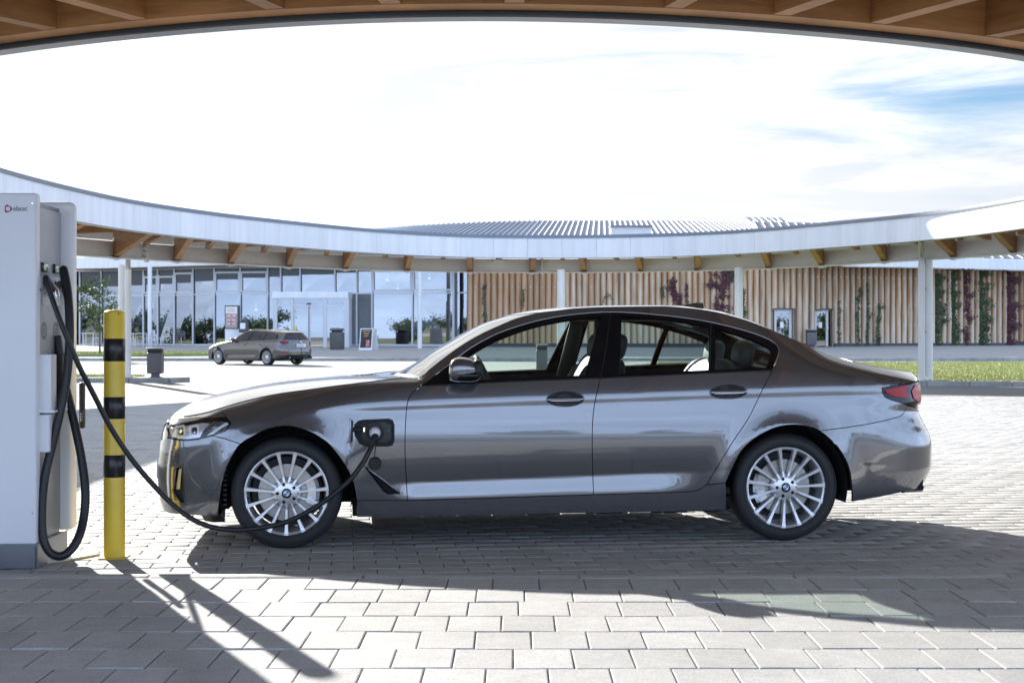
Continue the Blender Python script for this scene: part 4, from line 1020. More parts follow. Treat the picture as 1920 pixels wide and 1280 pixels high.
lampF = [(322, 787), (345, 783.5), (366, 782), (424, 780.5), (433.5, 793), (422, 808), (399, 816.6), (372, 823), (351, 825.5), (332, 824.5), (318, 821), (313, 810), (316, 796)]
edge_front = [(380, 774), (400, 768), (422, 762), (458, 752), (517, 739), (577, 730.5), (621, 724.5), (681, 717), (755, 708.8), (784, 707)]
dlo_top = smooth_line([(790, 722.5), (841, 684), (874, 657.5), (908, 637), (941.6, 621.5), (992, 605), (1042, 594), (1093, 587.5), (1143, 584.8), (1200, 587), (1275, 594.5), (1331, 603.5), (1387.5, 617), (1425, 629), (1447, 639), (1458, 650), (1460, 664), (1447.5, 694)], 4)
EPX = [(p[0], p[1]) for p in edge_px]
eq = lambda u: (float(body.qof(u, ve(u))), float(ve(u)))
E_of = lambda a, b, n: [eq(u) for u in np.linspace(a, b, n)]
u784 = ed[9][0]
Tp = lambda l: T(l)
A_F, G_A, G_B, G_C, G_F, G_R, D_T, L_F, A_R = map(Tp, (archF, gapA, gapB, gapC, gapF, gapR, dlo_top, lampF, archR))
BE, BE2 = Tp(belt), Tp(belt2)
iF = min(range(len(archF)), key=lambda i: abs(archF[i][0] - 451) + abs(archF[i][1] - 832)); iR = min(range(len(archR)), key=lambda i: abs(archR[i][0] - 1537.5) + abs(archR[i][1] - 807.5))
sill_top = Tp([(669, 938), (764, 938), (1113, 927), (1297.5, 921), (1313, 917), (1324, 909), (1361, 905)])
# port recess and vent
def rrect(x0, y0, x1, y1, r, n=5):
    o_ = []
    for cx, cy, a in ((x1 - r, y0 + r, -90), (x1 - r, y1 - r, 0), (x0 + r, y1 - r, 90), (x0 + r, y0 + r, 180)):
        for k in range(n + 1): t = math.radians(a + 90 * k / n); o_.append((cx + r * math.cos(t), cy + r * math.sin(t)))
    return o_
port_px = [(672, 789), (682, 787), (729, 785), (736, 788), (739, 796), (739, 826), (735, 834), (727, 836), (685, 836), (675, 831), (666, 817), (664, 806), (665, 796)]
vent_px = [(681, 871), (690, 878), (750, 923), (749, 925), (728, 925.5), (720, 921)]
PORT, VENT = Tp(port_px), Tp(vent_px)
fender = E_of(body_u0 := ed[2][0] - 0.03, u784, 40) + [G_A[0]] + G_A[1:] + [sill_top[0]] + A_F[::-1][1:len(A_F) - iF] + G_F[::-1][1:] + L_F[5:6] + L_F[4:5] + L_F[3:4]
car.panel('front_wing', fender, M_paint, holes=[PORT, VENT])
fl2 = None
def ell(cx, cy, rx, ry, n=40, rot=0): return [(cx + rx * math.cos(t) * math.cos(rot) - ry * math.sin(t) * math.sin(rot), cy + rx * math.cos(t) * math.sin(rot) + ry * math.sin(t) * math.cos(rot)) for t in np.linspace(0, 2 * math.pi, n, endpoint=False)]
H1, H2 = Tp(ell(1060, 748, 36, 15, rot=-0.02)), Tp(ell(1366, 734.3, 36, 14, rot=-0.03))
door_f = BE + G_B[1:] + [sill_top[1]] + G_A[::-1][1:-1]
d1 = car.panel('front_door', door_f, M_paint, holes=[H1])
door_r = BE2 + G_C[1:] + [sill_top[2]] + G_B[::-1][1:-1]
d2 = car.panel('rear_door', door_r, M_paint, holes=[H2])
lampR_px = [(1653.7, 727), (1687, 719.5), (1721, 715)]
LR = Tp(lampR_px); qr_ = body.UCR + body.KR * 0.98
tl_top = eq(3.90)
lampR = LR + [(qr_, LR[-1][1] + 0.002), (qr_, 0.815)] + Tp([(1717, 764), (1699, 758.5), (1672, 750), (1659, 744), (1654, 735)])
tail_e = Tp([(1699, 758.5), (1672, 750), (1659, 744), (1654, 735), (1653.7, 727), (1687, 719.5), (1721, 715)])
quarter = D_T[::-1] [0:1] + G_C[1:-2] + sill_top[-2:] + A_R[1:iR + 1] + G_R[1:] + tail_e + E_of(3.93, u784, 90) + D_T[:-1]
car.panel('quarter_panel', quarter, M_paint)
rock = sill_top + Tp([(1361, 956), (1200, 960), (1040, 963), (740, 968.5), (669, 969)])
car.panel('sill', rock, M_paint)
qc = body.QMIN + 0.002
bf_px = [(408, 968), (385, 967), (369, 966)]
bot_f = Tp(bf_px); vbt = 0.215
GRq = body.UCF - body.KF * 1.23                # outboard edge of the kidney
VENTF = [(q, v) for q, v in Tp([(330, 875), (344.5, 871), (348.5, 944), (339, 943), (323, 922)])]
ql = L_F[-2][0]
bump_f = A_F[:iF + 1] + G_F[::-1][1:] + L_F[7:11] + [(ql - 0.02, 0.635), (GRq, 0.60), (GRq + 0.02, 0.47), (qc, 0.45), (qc, vbt), (GRq, vbt), (ql, 0.212)] + bot_f[::-1][:-1]
car.panel('front_bumper', bump_f, M_paint, holes=[VENTF, [(qc + .05, .26), (qc + .05, .40), (ql - 0.06, .40), (ql - 0.035, .30)]])
car.panel('nose_panel', [(GRq + .04, .56), (ql - 0.01, .60)] + [L_F[11], L_F[12], L_F[0]] + [eq(-0.72)] + [(GRq - 0.06, .735), (GRq - 0.05, .60)], M_paint, off=-0.008, gap=0)
car.panel('nose_inner', [(qc, .44), (ql, .60), (ql, .72), (qc, .74)], M_under, off=-0.05, gap=0, rim=0)  # black sheet added behind the nose to block sunlight
# panel between headlight and bonnet
brow = E_of(-0.70, body_u0, 12) + [L_F[3], L_F[2], L_F[1], L_F[0]]
car.panel('headlight_brow', brow, M_paint, gap=0.001)
# rear bumper to the centre of the tail
qz = body.QMAX - 0.002
bump_r = G_R + [Tp([(1717, 764)])[0], (qr_, 0.79), (qz, 0.78), (qz, 0.29), (qr_, 0.29)] + Tp([(1722, 914), (1690, 922), (1640, 933)]) + A_R[::-1][0:len(A_R) - iR - 1]
car.panel('rear_bumper', bump_r, M_paint)
car.panel('tailgate', [(qr_, .80), (qz, .79), (qz, float(ve(3.95))), (qr_, float(ve(3.95)))], M_paint)
lr = car.panel('tail_light', lampR, M_gblack, off=-0.003, gap=0.0015)
car.panel('red_lens', Tp([(1659, 731), (1690, 724.5), (1705, 721), (1697, 733), (1706, 746), (1680, 743.5), (1663, 737)]), M_red, off=0.0025, gap=0, parent=lr, rim=0.004)
car.panel('red_lens', Tp([(1709, 733), (1716, 721), (1722, 719.5)]) + [(qr_ - 0.01, .915), (qr_ - 0.01, .83)] + Tp([(1722, 755), (1713, 746)]), M_red, off=0.0025, gap=0, parent=lr, rim=0.004)
# --- glasshouse
trim = D_T[:-1] + BE2[::-1] + BE[::-1][1:-1]
gF = Tp(smooth_line([(838, 700), (862, 679), (890, 659), (925, 639.5), (960, 625), (1000, 612), (1045, 602), (1090, 595.5), (1126, 592.5)], 3) + [(1118, 622), (1106, 668), (1097, 702.5), (900, 711.5), (845, 714)])
gR = Tp([(1166, 592)] + smooth_line([(1200, 593.5), (1250, 598), (1300, 605), (1330, 611.5)], 3) + [(1330, 650), (1328.5, 692.5), (1161, 700)])
gQ = Tp(smooth_line([(1342, 614.5), (1380, 625), (1415, 637.5), (1438, 648), (1445, 656), (1444, 668), (1437, 687)], 3) + [(1434, 688.5), (1341, 692)])
car.panel('window_trim', trim, M_gblack, holes=[gF, gR, gQ], off=-0.004, gap=0.0005)
car.panel('front_side_glass', gF, M_gl_f, off=-0.010, gap=0, rim=0, fine=1.5)
car.panel('rear_side_glass', gR, M_gl_r, off=-0.010, gap=0, rim=0, fine=1.5)
car.panel('quarter_glass', gQ, M_gl_q, off=-0.010, gap=0, rim=0, fine=1.5)
# shutline between the two door frames and the satin bead above the glass
def bead(name, qv, r, m, off, far=True, parent=None):
    A_ = np.array(qv); P, n = body.posn(A_[:, 0], A_[:, 1], off)
    for mir in ((1, -1) if far else (1,)):
        link(name, MB().tube([(p[0], p[1] * mir, p[2]) for p in P], r, 6).mesh(name, m, smooth=True), sedan if mir < 0 else (parent or sedan))
bead('frame_shutline', Tp([(1145, 585.5), (1138, 641), (1126.5, 707)]), 0.0035, M_under, -0.002)
bead('window_bead', inset(D_T, 0.0)[2:-1], 0.0035, M_satin, 0.000)
bead('sill_bead', Tp([(795, 722.5), (960, 714.5), (1126, 708.3), (1327, 699), (1446, 694.5)]), 0.004, M_gblack, 0.002)
car.panel('divider_bead', Tp([(1331.5, 606), (1334, 606.5), (1331.5, 695), (1329, 695)]), M_black, off=0.0005, gap=0, rim=0.003)
# --- top panels
cowl = lambda x: 0.662 + 0.10 * x * x
hdr = lambda x: 1.36 + 0.16 * x * x
rhd = lambda x: 2.72 - 0.02 * x * x
rgl = lambda x: 3.47 - 0.03 * x * x
car.top('bonnet', lambda x: np.float64(-0.735), lambda x: cowl(x) - 0.035, M_paint, nu=70, pw=2.3)
car.top('cowl', lambda x: cowl(x) - 0.033, lambda x: cowl(x) + 0.03, M_black, nu=6, pw=2.3, off=-0.012)
car.top('windscreen', lambda x: cowl(x) + 0.02, hdr, M_gl_w, nu=40, off=-0.003)
car.top('roof', hdr, rhd, M_paint, nu=60)
car.top('rear_window', rhd, rgl, M_gl_q, nu=30, off=-0.003)
car.top('boot_lid', lambda x: rgl(x) + 0.004, lambda x: np.float64(3.965), M_paint, nu=30, pw=2.6)
bead('bonnet_shutline', E_of(-0.60, 0.70, 40), 0.0028, M_under, 0.0005)
# --- black body behind the panels
sh = [G_A[0], (0.78, 0.925), (1.841, 0.97), (2.86, 1.005)] + Tp([(1425, 745), (1324, 905), (1297, 925), (1113, 932), (764, 942), (690, 942), (690, 900)])
car.panel('body_shell', sh[1:], M_under, off=-0.035, gap=0, rim=0, fine=2.5)
car.panel('arch_shell', [(q, v) for q, v in Tp([(655, 850), (655, 760), (758, 745), (758, 930), (690, 930)])], M_under, off=-0.05, gap=0, rim=0, fine=2.0)
MB().box((-0.47, 0, 0.45), (0.32, 1.24, 0.46)).box((0.15, 0, 0.51), (0.92, 1.0, 0.50)).obj('engine_bay_blocker', M_under, sedan)  # unseen boxes added to stop sunlight passing through the front end
und = MB().box((1.48, 0, 0.235), (2.20, 1.66, 0.11)).box((-0.52, 0, 0.28), (0.35, 1.3, 0.14)).box((3.62, 0, 0.36), (0.55, 1.4, 0.16)).box((1.48, 0.55, 0.20), (2.1, 0.5, 0.14)).box((1.48, 0.70, 0.15), (2.1, 0.42, 0.12))  # far-side boxes hang lower, unseen, added to keep sun off the ground beneath
for x in (1.05, 1.5, 1.9, 2.3): und.box((x, -0.62, 0.172), (0.22, 0.12, 0.03))
und.obj('underbody', M_under, sedan)
for ax in (0.0, 2.966):       # wheel housings
    mb = MB(); R = 0.382; n = 26; pts = [(ax + R * math.cos(a), 0.323 + R * math.sin(a)) for a in np.linspace(-0.25, math.pi + 0.25, n)]
    for sgn in (-1, 1):
        v = [(x, sgn * 0.885, z) for x, z in pts] + [(x, sgn * 0.52, z) for x, z in pts]
        MB().add(v, [(i, i + 1, n + i + 1, n + i) for i in range(n - 1)] + [tuple(range(n, 2 * n))]).obj('wheel_housing', M_under, sedan)
# --- wheel
def make_wheel(root, x, y, ang=0.0, simple=False, R=0.323, side=-1, roll=0.13):
    e = MB(); K = 48
    w = MB().lathe([(0.2455, 0.010), (0.2445, 0.002), (0.236, -0.001), (0.229, 0.003), (0.227, 0.016), (0.222, 0.06), (0.215, 0.12), (0.222, 0.21), (0.240, 0.225)], K, 'Y')
    wheel = w.obj('wheel', M_alu, root, angle=35); wheel.location = (x, y, R); wheel.rotation_euler = (0, 0, ang if side < 0 else math.pi + ang)
    prof = [(0.243, -0.002), (0.252, -0.012), (0.272, -0.017), (0.296, -0.012), (0.310, -0.001), (0.318, 0.012), (R - 0.002, 0.026), (R, 0.05), (R, 0.17), (0.316, 0.205), (0.29, 0.228), (0.243, 0.222)]
    MB().lathe([(r, h - 0.0) for r, h in prof], 72, 'Y').obj('tyre', M_rubber, wheel, angle=50)
    t2 = MB()
    for r in (0.262, 0.304): t2.lathe([(r - 0.002, -0.016), (r, -0.0185), (r + 0.002, -0.016)], 60, 'Y')
    if not simple:
        t2.obj('sidewall_ridge', M_rubber, wheel, smooth=True)
    MB().lathe([(0.0, 0.004), (0.055, 0.006), (0.072, 0.012), (0.084, 0.026), (0.088, 0.05), (0.06, 0.09)], 40, 'Y').obj('hub', M_alu, wheel, angle=40)
    ns = 15
    for k in range(ns):
        a = roll + 2 * math.pi * k / ns; cs, sn = math.cos(a), math.sin(a); v = []
        for r, hw, y0, y1 in ((0.050, 0.0070, 0.008, 0.05), (0.095, 0.0056, 0.011, 0.05), (0.16, 0.0066, 0.007, 0.04), (0.215, 0.0092, 0.002, 0.032), (0.2425, 0.0128, -0.001, 0.028)):
            for t, yy in ((-hw * 1.35, y1), (-hw, y0), (hw, y0), (hw * 1.35, y1)): v.append((r * cs - t * sn, yy, r * sn + t * cs))
        f = [(i * 4 + j, (i + 1) * 4 + j, (i + 1) * 4 + j + 1, i * 4 + j + 1) for i in range(4) for j in range(3)] + [(i * 4 + 3, (i + 1) * 4 + 3, (i + 1) * 4, i * 4) for i in range(4)]
        sp = MB().add(v, f).obj('spoke', M_alu, wheel)
    MB().lathe([(0.0, 0.062), (0.165, 0.062), (0.167, 0.066), (0.167, 0.09), (0.0, 0.09)], 40, 'Y').obj('brake_disc', M_under if simple else M_disc, wheel, angle=30)
    MB().lathe([(0.0, 0.12), (0.205, 0.12)], 30, 'Y').obj('brake_shield', M_black, wheel)
    if not simple:
        MB().lathe([(0.075, 0.047), (0.085, 0.047), (0.088, 0.055)], 40, 'Y').obj('disc_bell', M_alu_d, wheel, smooth=True)
        cal = MB(); a0 = 0.05 if x < 1 else math.pi + 0.05
        pts = []
        for k in range(9):
            a = a0 - 0.5 + 1.0 * k / 8; pts.append(a)
        v = []
        for a in pts:
            for r, yy in ((0.118, 0.055), (0.122, 0.034), (0.170, 0.030), (0.190, 0.05)): v.append((r * math.cos(a), yy, r * math.sin(a)))
        cal.add(v, [(i * 4 + j, i * 4 + j + 1, (i + 1) * 4 + j + 1, (i + 1) * 4 + j) for i in range(8) for j in range(3)] + [(3, 2, 1, 0), (32, 33, 34, 35)])
        cal.obj('brake_caliper', M_satin, wheel, angle=40)
        for k in range(5):
            a = math.pi / 2 + 0.32 + 2 * math.pi * k / 5; c_ = (0.0525 * math.cos(a), 0, 0.0525 * math.sin(a))
            MB().lathe([(0.0, 0.004), (0.0095, 0.003), (0.0100, 0.012)], 14, 'Y', c=c_).obj('lug_bolt', M_gblack, wheel, smooth=True)
            a += 0.63
            MB().lathe([(0.0, 0.008), (0.0042, 0.008)], 8, 'Y', c=(0.066 * math.cos(a), 0, 0.066 * math.sin(a))).obj('hub_hole', M_black, wheel)
        # round centre badge: black ring, white and blue quarters
        MB().lathe([(0.0, -0.002), (0.026, -0.001), (0.029, 0.006)], 32, 'Y').obj('badge', M_gblack, wheel, smooth=True)
        for q in range(4):
            n = 8; a0 = math.pi / 2 * q + 0.05
            v = [(0, -0.0032, 0)] + [(0.0165 * math.cos(a0 + math.pi / 2 * i / n), -0.0030, 0.0165 * math.sin(a0 + math.pi / 2 * i / n)) for i in range(n + 1)]
            MB().add(v, [(0, i, i + 1) for i in range(1, n + 1)]).obj('badge_quarter', M_blue if q in (0, 2) else M_wenamel, wheel)
        MB().lathe([(0.0165, -0.0032), (0.018, -0.0034), (0.019, -0.0022)], 32, 'Y').obj('badge_ring', M_satin, wheel, smooth=True)
        MB().lathe([(0.0270, -0.0012), (0.0290, -0.001), (0.0300, 0.006)], 32, 'Y').obj('badge_rim', M_satin, wheel, smooth=True)
        va = math.pi + 0.12
        MB().tube([(0.228 * math.cos(va), 0.03, 0.228 * math.sin(va)), (0.215 * math.cos(va), 0.0, 0.215 * math.sin(va))], 0.0045, 8).obj('valve', M_black, wheel)
    return wheel
make_wheel(sedan, 0.0, -0.885, 0.0, roll=0.10); make_wheel(sedan, 2.966, -0.885, 0.0, roll=0.05)
make_wheel(sedan, 0.0, 0.885, simple=True, side=1); make_wheel(sedan, 2.966, 0.885, simple=True, side=1)
# --- headlight
hl = car.panel('headlight', L_F, M_cglass, off=0.001, gap=0.002, rim=0.0)
def bw(d0, d1):
    qs = [p[0] for p in L_F]; vs_ = [p[1] for p in L_F]; qc_, vc_ = sum(qs) / len(qs), sum(vs_) / len(vs_)
    return lambda q, v: -0.006 - d0 * max(0, 1 - ((q - qc_) / (max(qs) - qc_)) ** 2) * max(0, 1 - abs(v - vc_) / 0.075)
car.panel('lamp_bowl', inset(L_F, 0.001), mat('lamp_silver', (0.20, 0.21, 0.22), 0.25, metal=0.7), gap=0, rim=0, bowl=bw(0.055, 0), parent=hl)
car.panel('lamp_rim', L_F, M_gblack, holes=[inset(L_F, 0.010)], off=-0.004, gap=0.001, rim=0.01, parent=hl)
M_lampw = mat('lamp_white', (0.86, 0.87, 0.88), 0.22, coat=0.6)
car.panel('lamp_insert', Tp([(317, 798), (378, 790), (392, 791), (374, 820), (352, 823), (334, 822), (319, 818), (315, 809)]), mat('lamp_bright', (0.74, 0.75, 0.76), 0.25, metal=0.35), gap=0, rim=0.01, off=-0.010, parent=hl, fine=0.6)
for cx in (338, 364):
    car.panel('projector', Tp(rrect(cx - 4, 800, cx + 4.5, 814, 2.5)), M_gblack, gap=0, rim=0.01, off=-0.006, parent=hl, fine=0.5)
    car.panel('projector_lens', Tp(ell(cx + 0.4, 807.5, 2.6, 4.0, 14)), M_chrome, gap=0, rim=0.006, off=-0.004, parent=hl, fine=0.5)
    car.panel('light_guide', Tp([(cx - 9.5, 797), (cx + 6, 794.5), (cx + 9.5, 798), (cx + 10, 813), (cx + 6.5, 814), (cx + 6.2, 800), (cx + 4, 798.5), (cx - 5.5, 800), (cx - 6, 815), (cx - 9, 815)]), M_lampw, gap=0, rim=0.004, off=-0.003, parent=hl, fine=0.5)
car.panel('lamp_blade', Tp([(385, 818), (424, 791), (428, 793.5), (400, 813)]), M_lampw, gap=0, rim=0.006, off=-0.005, parent=hl)
car.panel('lamp_blade', Tp([(384, 803), (400, 789), (404, 789), (389, 804)]), M_satin, gap=0, rim=0.006, off=-0.005, parent=hl)
car.panel('lamp_blade', Tp([(398, 797), (416, 787), (420, 788), (404, 798)]), M_satin, gap=0, rim=0.006, off=-0.005, parent=hl)
car.panel('lamp_brow', Tp([(322, 789), (345, 785.5), (366, 784), (423, 782.5), (429, 790), (404, 786.8), (372, 788.5), (318, 795)]), M_gblack, gap=0, rim=0.006, off=-0.003, parent=hl)
# --- bumper vents and kidney
car.panel('vent_back', inset(VENTF, -0.002), M_black, off=-0.035, gap=0, rim=0)
car.panel('vent_surround', inset(VENTF, 0.0008), mat('vent_chrome', (0.45, 0.44, 0.42), 0.12, metal=1.0), holes=[inset(VENTF, 0.006)], off=0.003, gap=0, rim=0.03, fine=0.6)
car.panel('vent_blade', Tp([(333, 880), (339, 878), (335, 917), (328, 918)]), M_satin, off=-0.016, gap=0, rim=0.01, fine=0.6)
car.panel('lower_grille', [(qc + .05, .26), (qc + .05, .40), (ql - 0.055, .40), (ql - 0.03, .30)], M_black, off=-0.03, gap=0, rim=0)
for z in (.29, .325, .36):
    bead('grille_bar', [(q, z) for q in np.linspace(qc + .06, ql - 0.05, 10)], 0.005, M_satin, -0.012)
KID = [(qc + .03, .47), (GRq + 0.02, .49), (GRq + 0.02, .60), (GRq - 0.03, .715), (qc + .03, .715)]
car.panel('kidney_back', KID, M_black, off=-0.03, gap=0, rim=0)
car.panel('kidney_surround', KID, M_chrome, holes=[inset(KID, 0.016)], off=0.004, gap=0, rim=0.02)
for t in np.linspace(0.1, 0.9, 9):
    q = KID[0][0] + (KID[1][0] - KID[0][0]) * t; bead('kidney_slat', [(q, z) for z in np.linspace(.49, .70, 6)], 0.006, M_satin, -0.006)
bead('kidney_cap', [(qc, .725), (GRq, .72), (ql - .04, .715)], 0.012, M_paint, -0.006)
# front lip under the bumper, ahead of the wheel
lip = Tp([(372, 966), (392, 967), (410, 965)]); P, n = body.posn(np.array([p[0] for p in lip]), np.array([p[1] for p in lip]))
lp = MB(); sec = [(P[0][0], P[0][1] + .10, .205), (P[1][0], P[1][1] + .06, .20), (P[2][0] + .005, P[2][1] + .05, .205)]
v = [(x, y, z) for x, y, z in sec] + [(x + 0.02, y + 0.08, z - 0.055) for x, y, z in sec] + [(x, y + .4, z) for x, y, z in sec]
lp.add(v, [(0, 1, 4, 3), (1, 2, 5, 4), (3, 4, 7, 6), (4, 5, 8, 7), (2, 8, 5), (0, 3, 6)]); lp.obj('air_dam', M_black, sedan)
fl = MB()
for k in range(16):       # ribbed liner ahead of the front wheel
    z = 0.26 + k * 0.028; fl.box((-0.352 + 0.20 * max(0, (z - 0.48)) ** 1.4, -0.80, z), (0.02, 0.12, 0.011))
fl.obj('liner_ribs', M_black, sedan)
# --- door handles
def handle(H, c, parent, L):
    hq = [p[0] for p in H]; hv = [p[1] for p in H]; cq, cv = sum(hq) / len(hq), sum(hv) / len(hv); rq, rv_ = max(hq) - cq, max(hv) - cv
    dep = lambda q, v: -0.030 * max(0, 1 - ((q - cq) / rq) ** 2 - ((v - cv) / rv_) ** 2) - 0.001
    cup = car.panel('handle_cup', inset(H, 0.0), M_paint, gap=0, rim=0.0, bowl=dep, parent=parent, fine=0.45)
    car.panel('handle_edge', inset(H, -0.0015), M_paint, holes=[inset(H, 0.0015)], gap=0, off=0.0008, rim=0.004, parent=parent, fine=0.5)
    tl_ = math.atan2(0.014, 1)
    bar_ = [(cq + rq * 0.99 * math.cos(t), cv - 0.002 + tl_ * rq * math.cos(t) + 0.0135 * math.sin(t) * (1 - 0.3 * math.cos(t) ** 2)) for t in np.linspace(0, 2 * math.pi, 32, endpoint=False)]
    bo = lambda q, v: 0.004 + 0.010 * max(0, 1 - ((v - cv + 0.002 - tl_ * (q - cq)) / 0.0145) ** 2) ** 0.7
    car.panel('handle_bar', bar_, M_paint, gap=0, rim=0.012, bowl=bo, parent=parent, fine=0.4)
    car.panel('handle_inlay', [(cq + rq * 0.80 * math.cos(t), cv - 0.0085 + tl_ * rq * math.cos(t) + 0.0022 * math.sin(t)) for t in np.linspace(0, 2 * math.pi, 20, endpoint=False)], M_satin, gap=0, rim=0.002, off=0.0128, parent=parent, fine=0.4)
handle(H1, (1060, 748), d1, 72); handle(H2, (1366, 734), d2, 72)
# --- charging port
pr = car.panel('charge_port', inset(PORT, -0.001), M_black, off=-0.030, gap=0, rim=0)
car.panel('port_collar', PORT, M_black, holes=[inset(PORT, 0.007)], off=-0.001, gap=0.001, rim=0.03, parent=pr)
car.panel('port_panel', inset(Tp([(678, 799), (688, 799), (694, 793), (722, 791), (727, 795), (734, 796), (734, 824), (728, 826), (722, 830), (700, 831), (694, 828), (684, 826), (678, 820)]), 0), mat('port_grey', (0.03, 0.033, 0.040), 0.45), off=-0.018, gap=0, rim=0.01, parent=pr, fine=0.6)
car.panel('port_ring', Tp(ell(703, 810, 17.5, 18.5, 28)), M_black, holes=[Tp(ell(703, 810, 13, 14, 28))], off=-0.008, gap=0, rim=0.012, parent=pr, fine=0.5)
car.panel('port_light', rr_ := Tp([(681.5, 801.5), (684, 801.5), (684, 809), (681.5, 809)]), mat('white_led', (0.9, 0.9, 0.9), 0.3, emit=((1, 1, 1), 0.8)), off=-0.016, gap=0, rim=0.003, parent=pr, far=False, fine=0.4)
car.panel('port_screw', Tp(ell(728.5, 807, 3, 3, 12)), M_gblack, off=-0.015, gap=0, rim=0.003, parent=pr, far=False, fine=0.4)
# open flap standing out from the wing on its hinge
fp, fn_ = body.posn(np.array([Tp([(664, 806)])[0][0]]), np.array([Tp([(664, 806)])[0][1]])); fp = fp[0]
flap = MB().box((fp[0] - 0.022, fp[1] - 0.075, fp[2] + 0.0), (0.010, 0.13, 0.140), bevel=0.004, seg=2).obj('port_flap', M_paint, sedan, angle=40)
MB().box((fp[0] - 0.012, fp[1] - 0.073, fp[2] + 0.0), (0.009, 0.115, 0.120), bevel=0.003, seg=1).obj('flap_lining', M_black, flap)
MB().box((fp[0] + 0.018, fp[1] - 0.012, fp[2] + 0.004), (0.062, 0.018, 0.026), bevel=0.005, seg=1).box((fp[0] + 0.030, fp[1] + 0.012, fp[2]), (0.03, 0.03, 0.042)).obj('flap_hinge', M_black, flap)
cp, cn_ = body.posn(np.array([p[0] for p in Tp([(703, 822), (703, 868)])]), np.array([p[1] for p in Tp([(703, 822), (703, 868)])]), 0.012)
MB().tube([tuple(cp[0]), (cp[0][0] + .004, cp[0][1] - .012, cp[0][2] - .05), (cp[1][0] - 0.003, cp[1][1] - .01, cp[1][2] + .045), tuple(cp[1])], 0.0028, 6).obj('cap_strap', M_black, pr)
MB().lathe([(0.0, -0.022), (0.030, -0.022), (0.036, -0.012), (0.038, 0.0), (0.030, 0.006), (0, 0.006)], 24, 'Y', c=tuple(cp[1])).box((cp[1][0] + .004, cp[1][1] - .026, cp[1][2]), (0.014, 0.012, 0.045), rot=Matrix.Rotation(0.7, 3, 'Y')).obj('socket_cap', M_black, pr, angle=40)
# --- wing vent
car.panel('wing_vent', inset(VENT, -0.001), M_under, off=-0.022, gap=0, rim=0)
car.panel('wing_vent_frame', inset(VENT, -0.0015), M_gblack, holes=[inset(VENT, 0.004)], off=0.002, gap=0, rim=0.022, fine=0.5)
bead('wing_vent_trim', Tp([(690, 878), (720, 900), (748, 922.5)]), 0.003, M_satin, 0.004)
# --- wing mirror
def sblob(c, r, p=2.6, nu=24, nv=16, cut=None):
    v = []; f = []
    for j in range(nv + 1):
        ph = -math.pi / 2 + math.pi * j / nv
        for i in range(nu):
            t = 2 * math.pi * i / nu; sg = lambda x: math.copysign(abs(x) ** (2 / p), x)
            v.append((c[0] + r[0] * sg(math.cos(ph)) * sg(math.cos(t)), c[1] + r[1] * sg(math.cos(ph)) * sg(math.sin(t)), c[2] + r[2] * sg(math.sin(ph))))
    for j in range(nv):
        for i in range(nu): f.append((j * nu + i, j * nu + (i + 1) % nu, (j + 1) * nu + (i + 1) % nu, (j + 1) * nu + i))
    return v, f
mu, mv = un(872, 693.5, 1.0)
for sg in (1, -1):
    v, f = sblob((0, 0, 0), (0.092, 0.105, 0.071), 2.8)
    v = [((x * (1 + 0.1 * (-z / 0.07)) + 0.018 * (y / 0.105)), y, z * (1 - 0.12 * (x / 0.092))) for x, y, z in v]
    mcap = MB().add(v, f).obj('wing_mirror', M_paint, sedan, smooth=True); mcap.location = (mu, -0.995 * sg, mv + 0.003)
    if sg < 0: mcap.scale = (1, -1, 1)
    vl, fl_ = sblob((0.004, 0.0, -0.034), (0.088, 0.104, 0.039), 2.7); MB().add(vl, fl_).obj('mirror_base', M_gblack, mcap, smooth=True)
    vl, fl_ = sblob((0.070, 0.0, 0.002), (0.030, 0.092, 0.058), 3.0); MB().add(vl, fl_).obj('mirror_glass', M_black, mcap, smooth=True)
    MB().tube([(0.005, 0.06, -0.055), (-0.035, 0.12, -0.055), (-0.07, 0.17, -0.045)], [0.030, 0.024, 0.022], 10).obj('mirror_arm', M_gblack, mcap, smooth=True)
    MB().tube([(-0.080, -0.075, -0.008), (-0.02, -0.108, -0.004), (0.05, -0.107, -0.002), (0.082, -0.09, 0.0)], 0.0035, 6).obj('indicator_strip', M_satin, mcap)
# --- aerial fin
fu, fvz = 2.60, float(vc(2.60))
v = []; 
for t, h, wd in ((0, 0.0, 0.004), (0.35, 0.022, 0.02), (0.75, 0.040, 0.03), (1.0, 0.040, 0.024), (1.06, 0.0, 0.028)):
    z0 = float(vc(2.515 + 0.16 * t)) - 0.012
    v += [(2.515 + 0.16 * t, -wd, z0), (2.515 + 0.16 * t, -wd * .3, z0 + h + 0.012), (2.515 + 0.16 * t, wd * .3, z0 + h + 0.012), (2.515 + 0.16 * t, wd, z0)]
MB().add(v, [(i * 4 + j, i * 4 + j + 1, (i + 1) * 4 + j + 1, (i + 1) * 4 + j) for i in range(4) for j in range(3)] + [(16, 17, 18, 19)]).obj('aerial_fin', M_paint, sedan, smooth=True)
# --- fuel of detail: parking sensors, exhaust tip, side marker
for px_, py_ in ((419, 852), (1706, 850)):
    car.panel('parking_sensor', Tp(ell(px_, py_, 3.2, 3.4, 14)), M_paint, off=0.0012, gap=0, rim=0.004, far=False, fine=0.3)
MB().tube([(3.80, -0.60, 0.295), (3.925, -0.585, 0.30)], 0.045, 16, cap=False).obj('exhaust_tip', M_chrome, sedan, smooth=True)
MB().tube([(3.80, 0.60, 0.295), (3.925, 0.585, 0.30)], 0.045, 16, cap=False).obj('exhaust_tip', M_chrome, sedan, smooth=True)
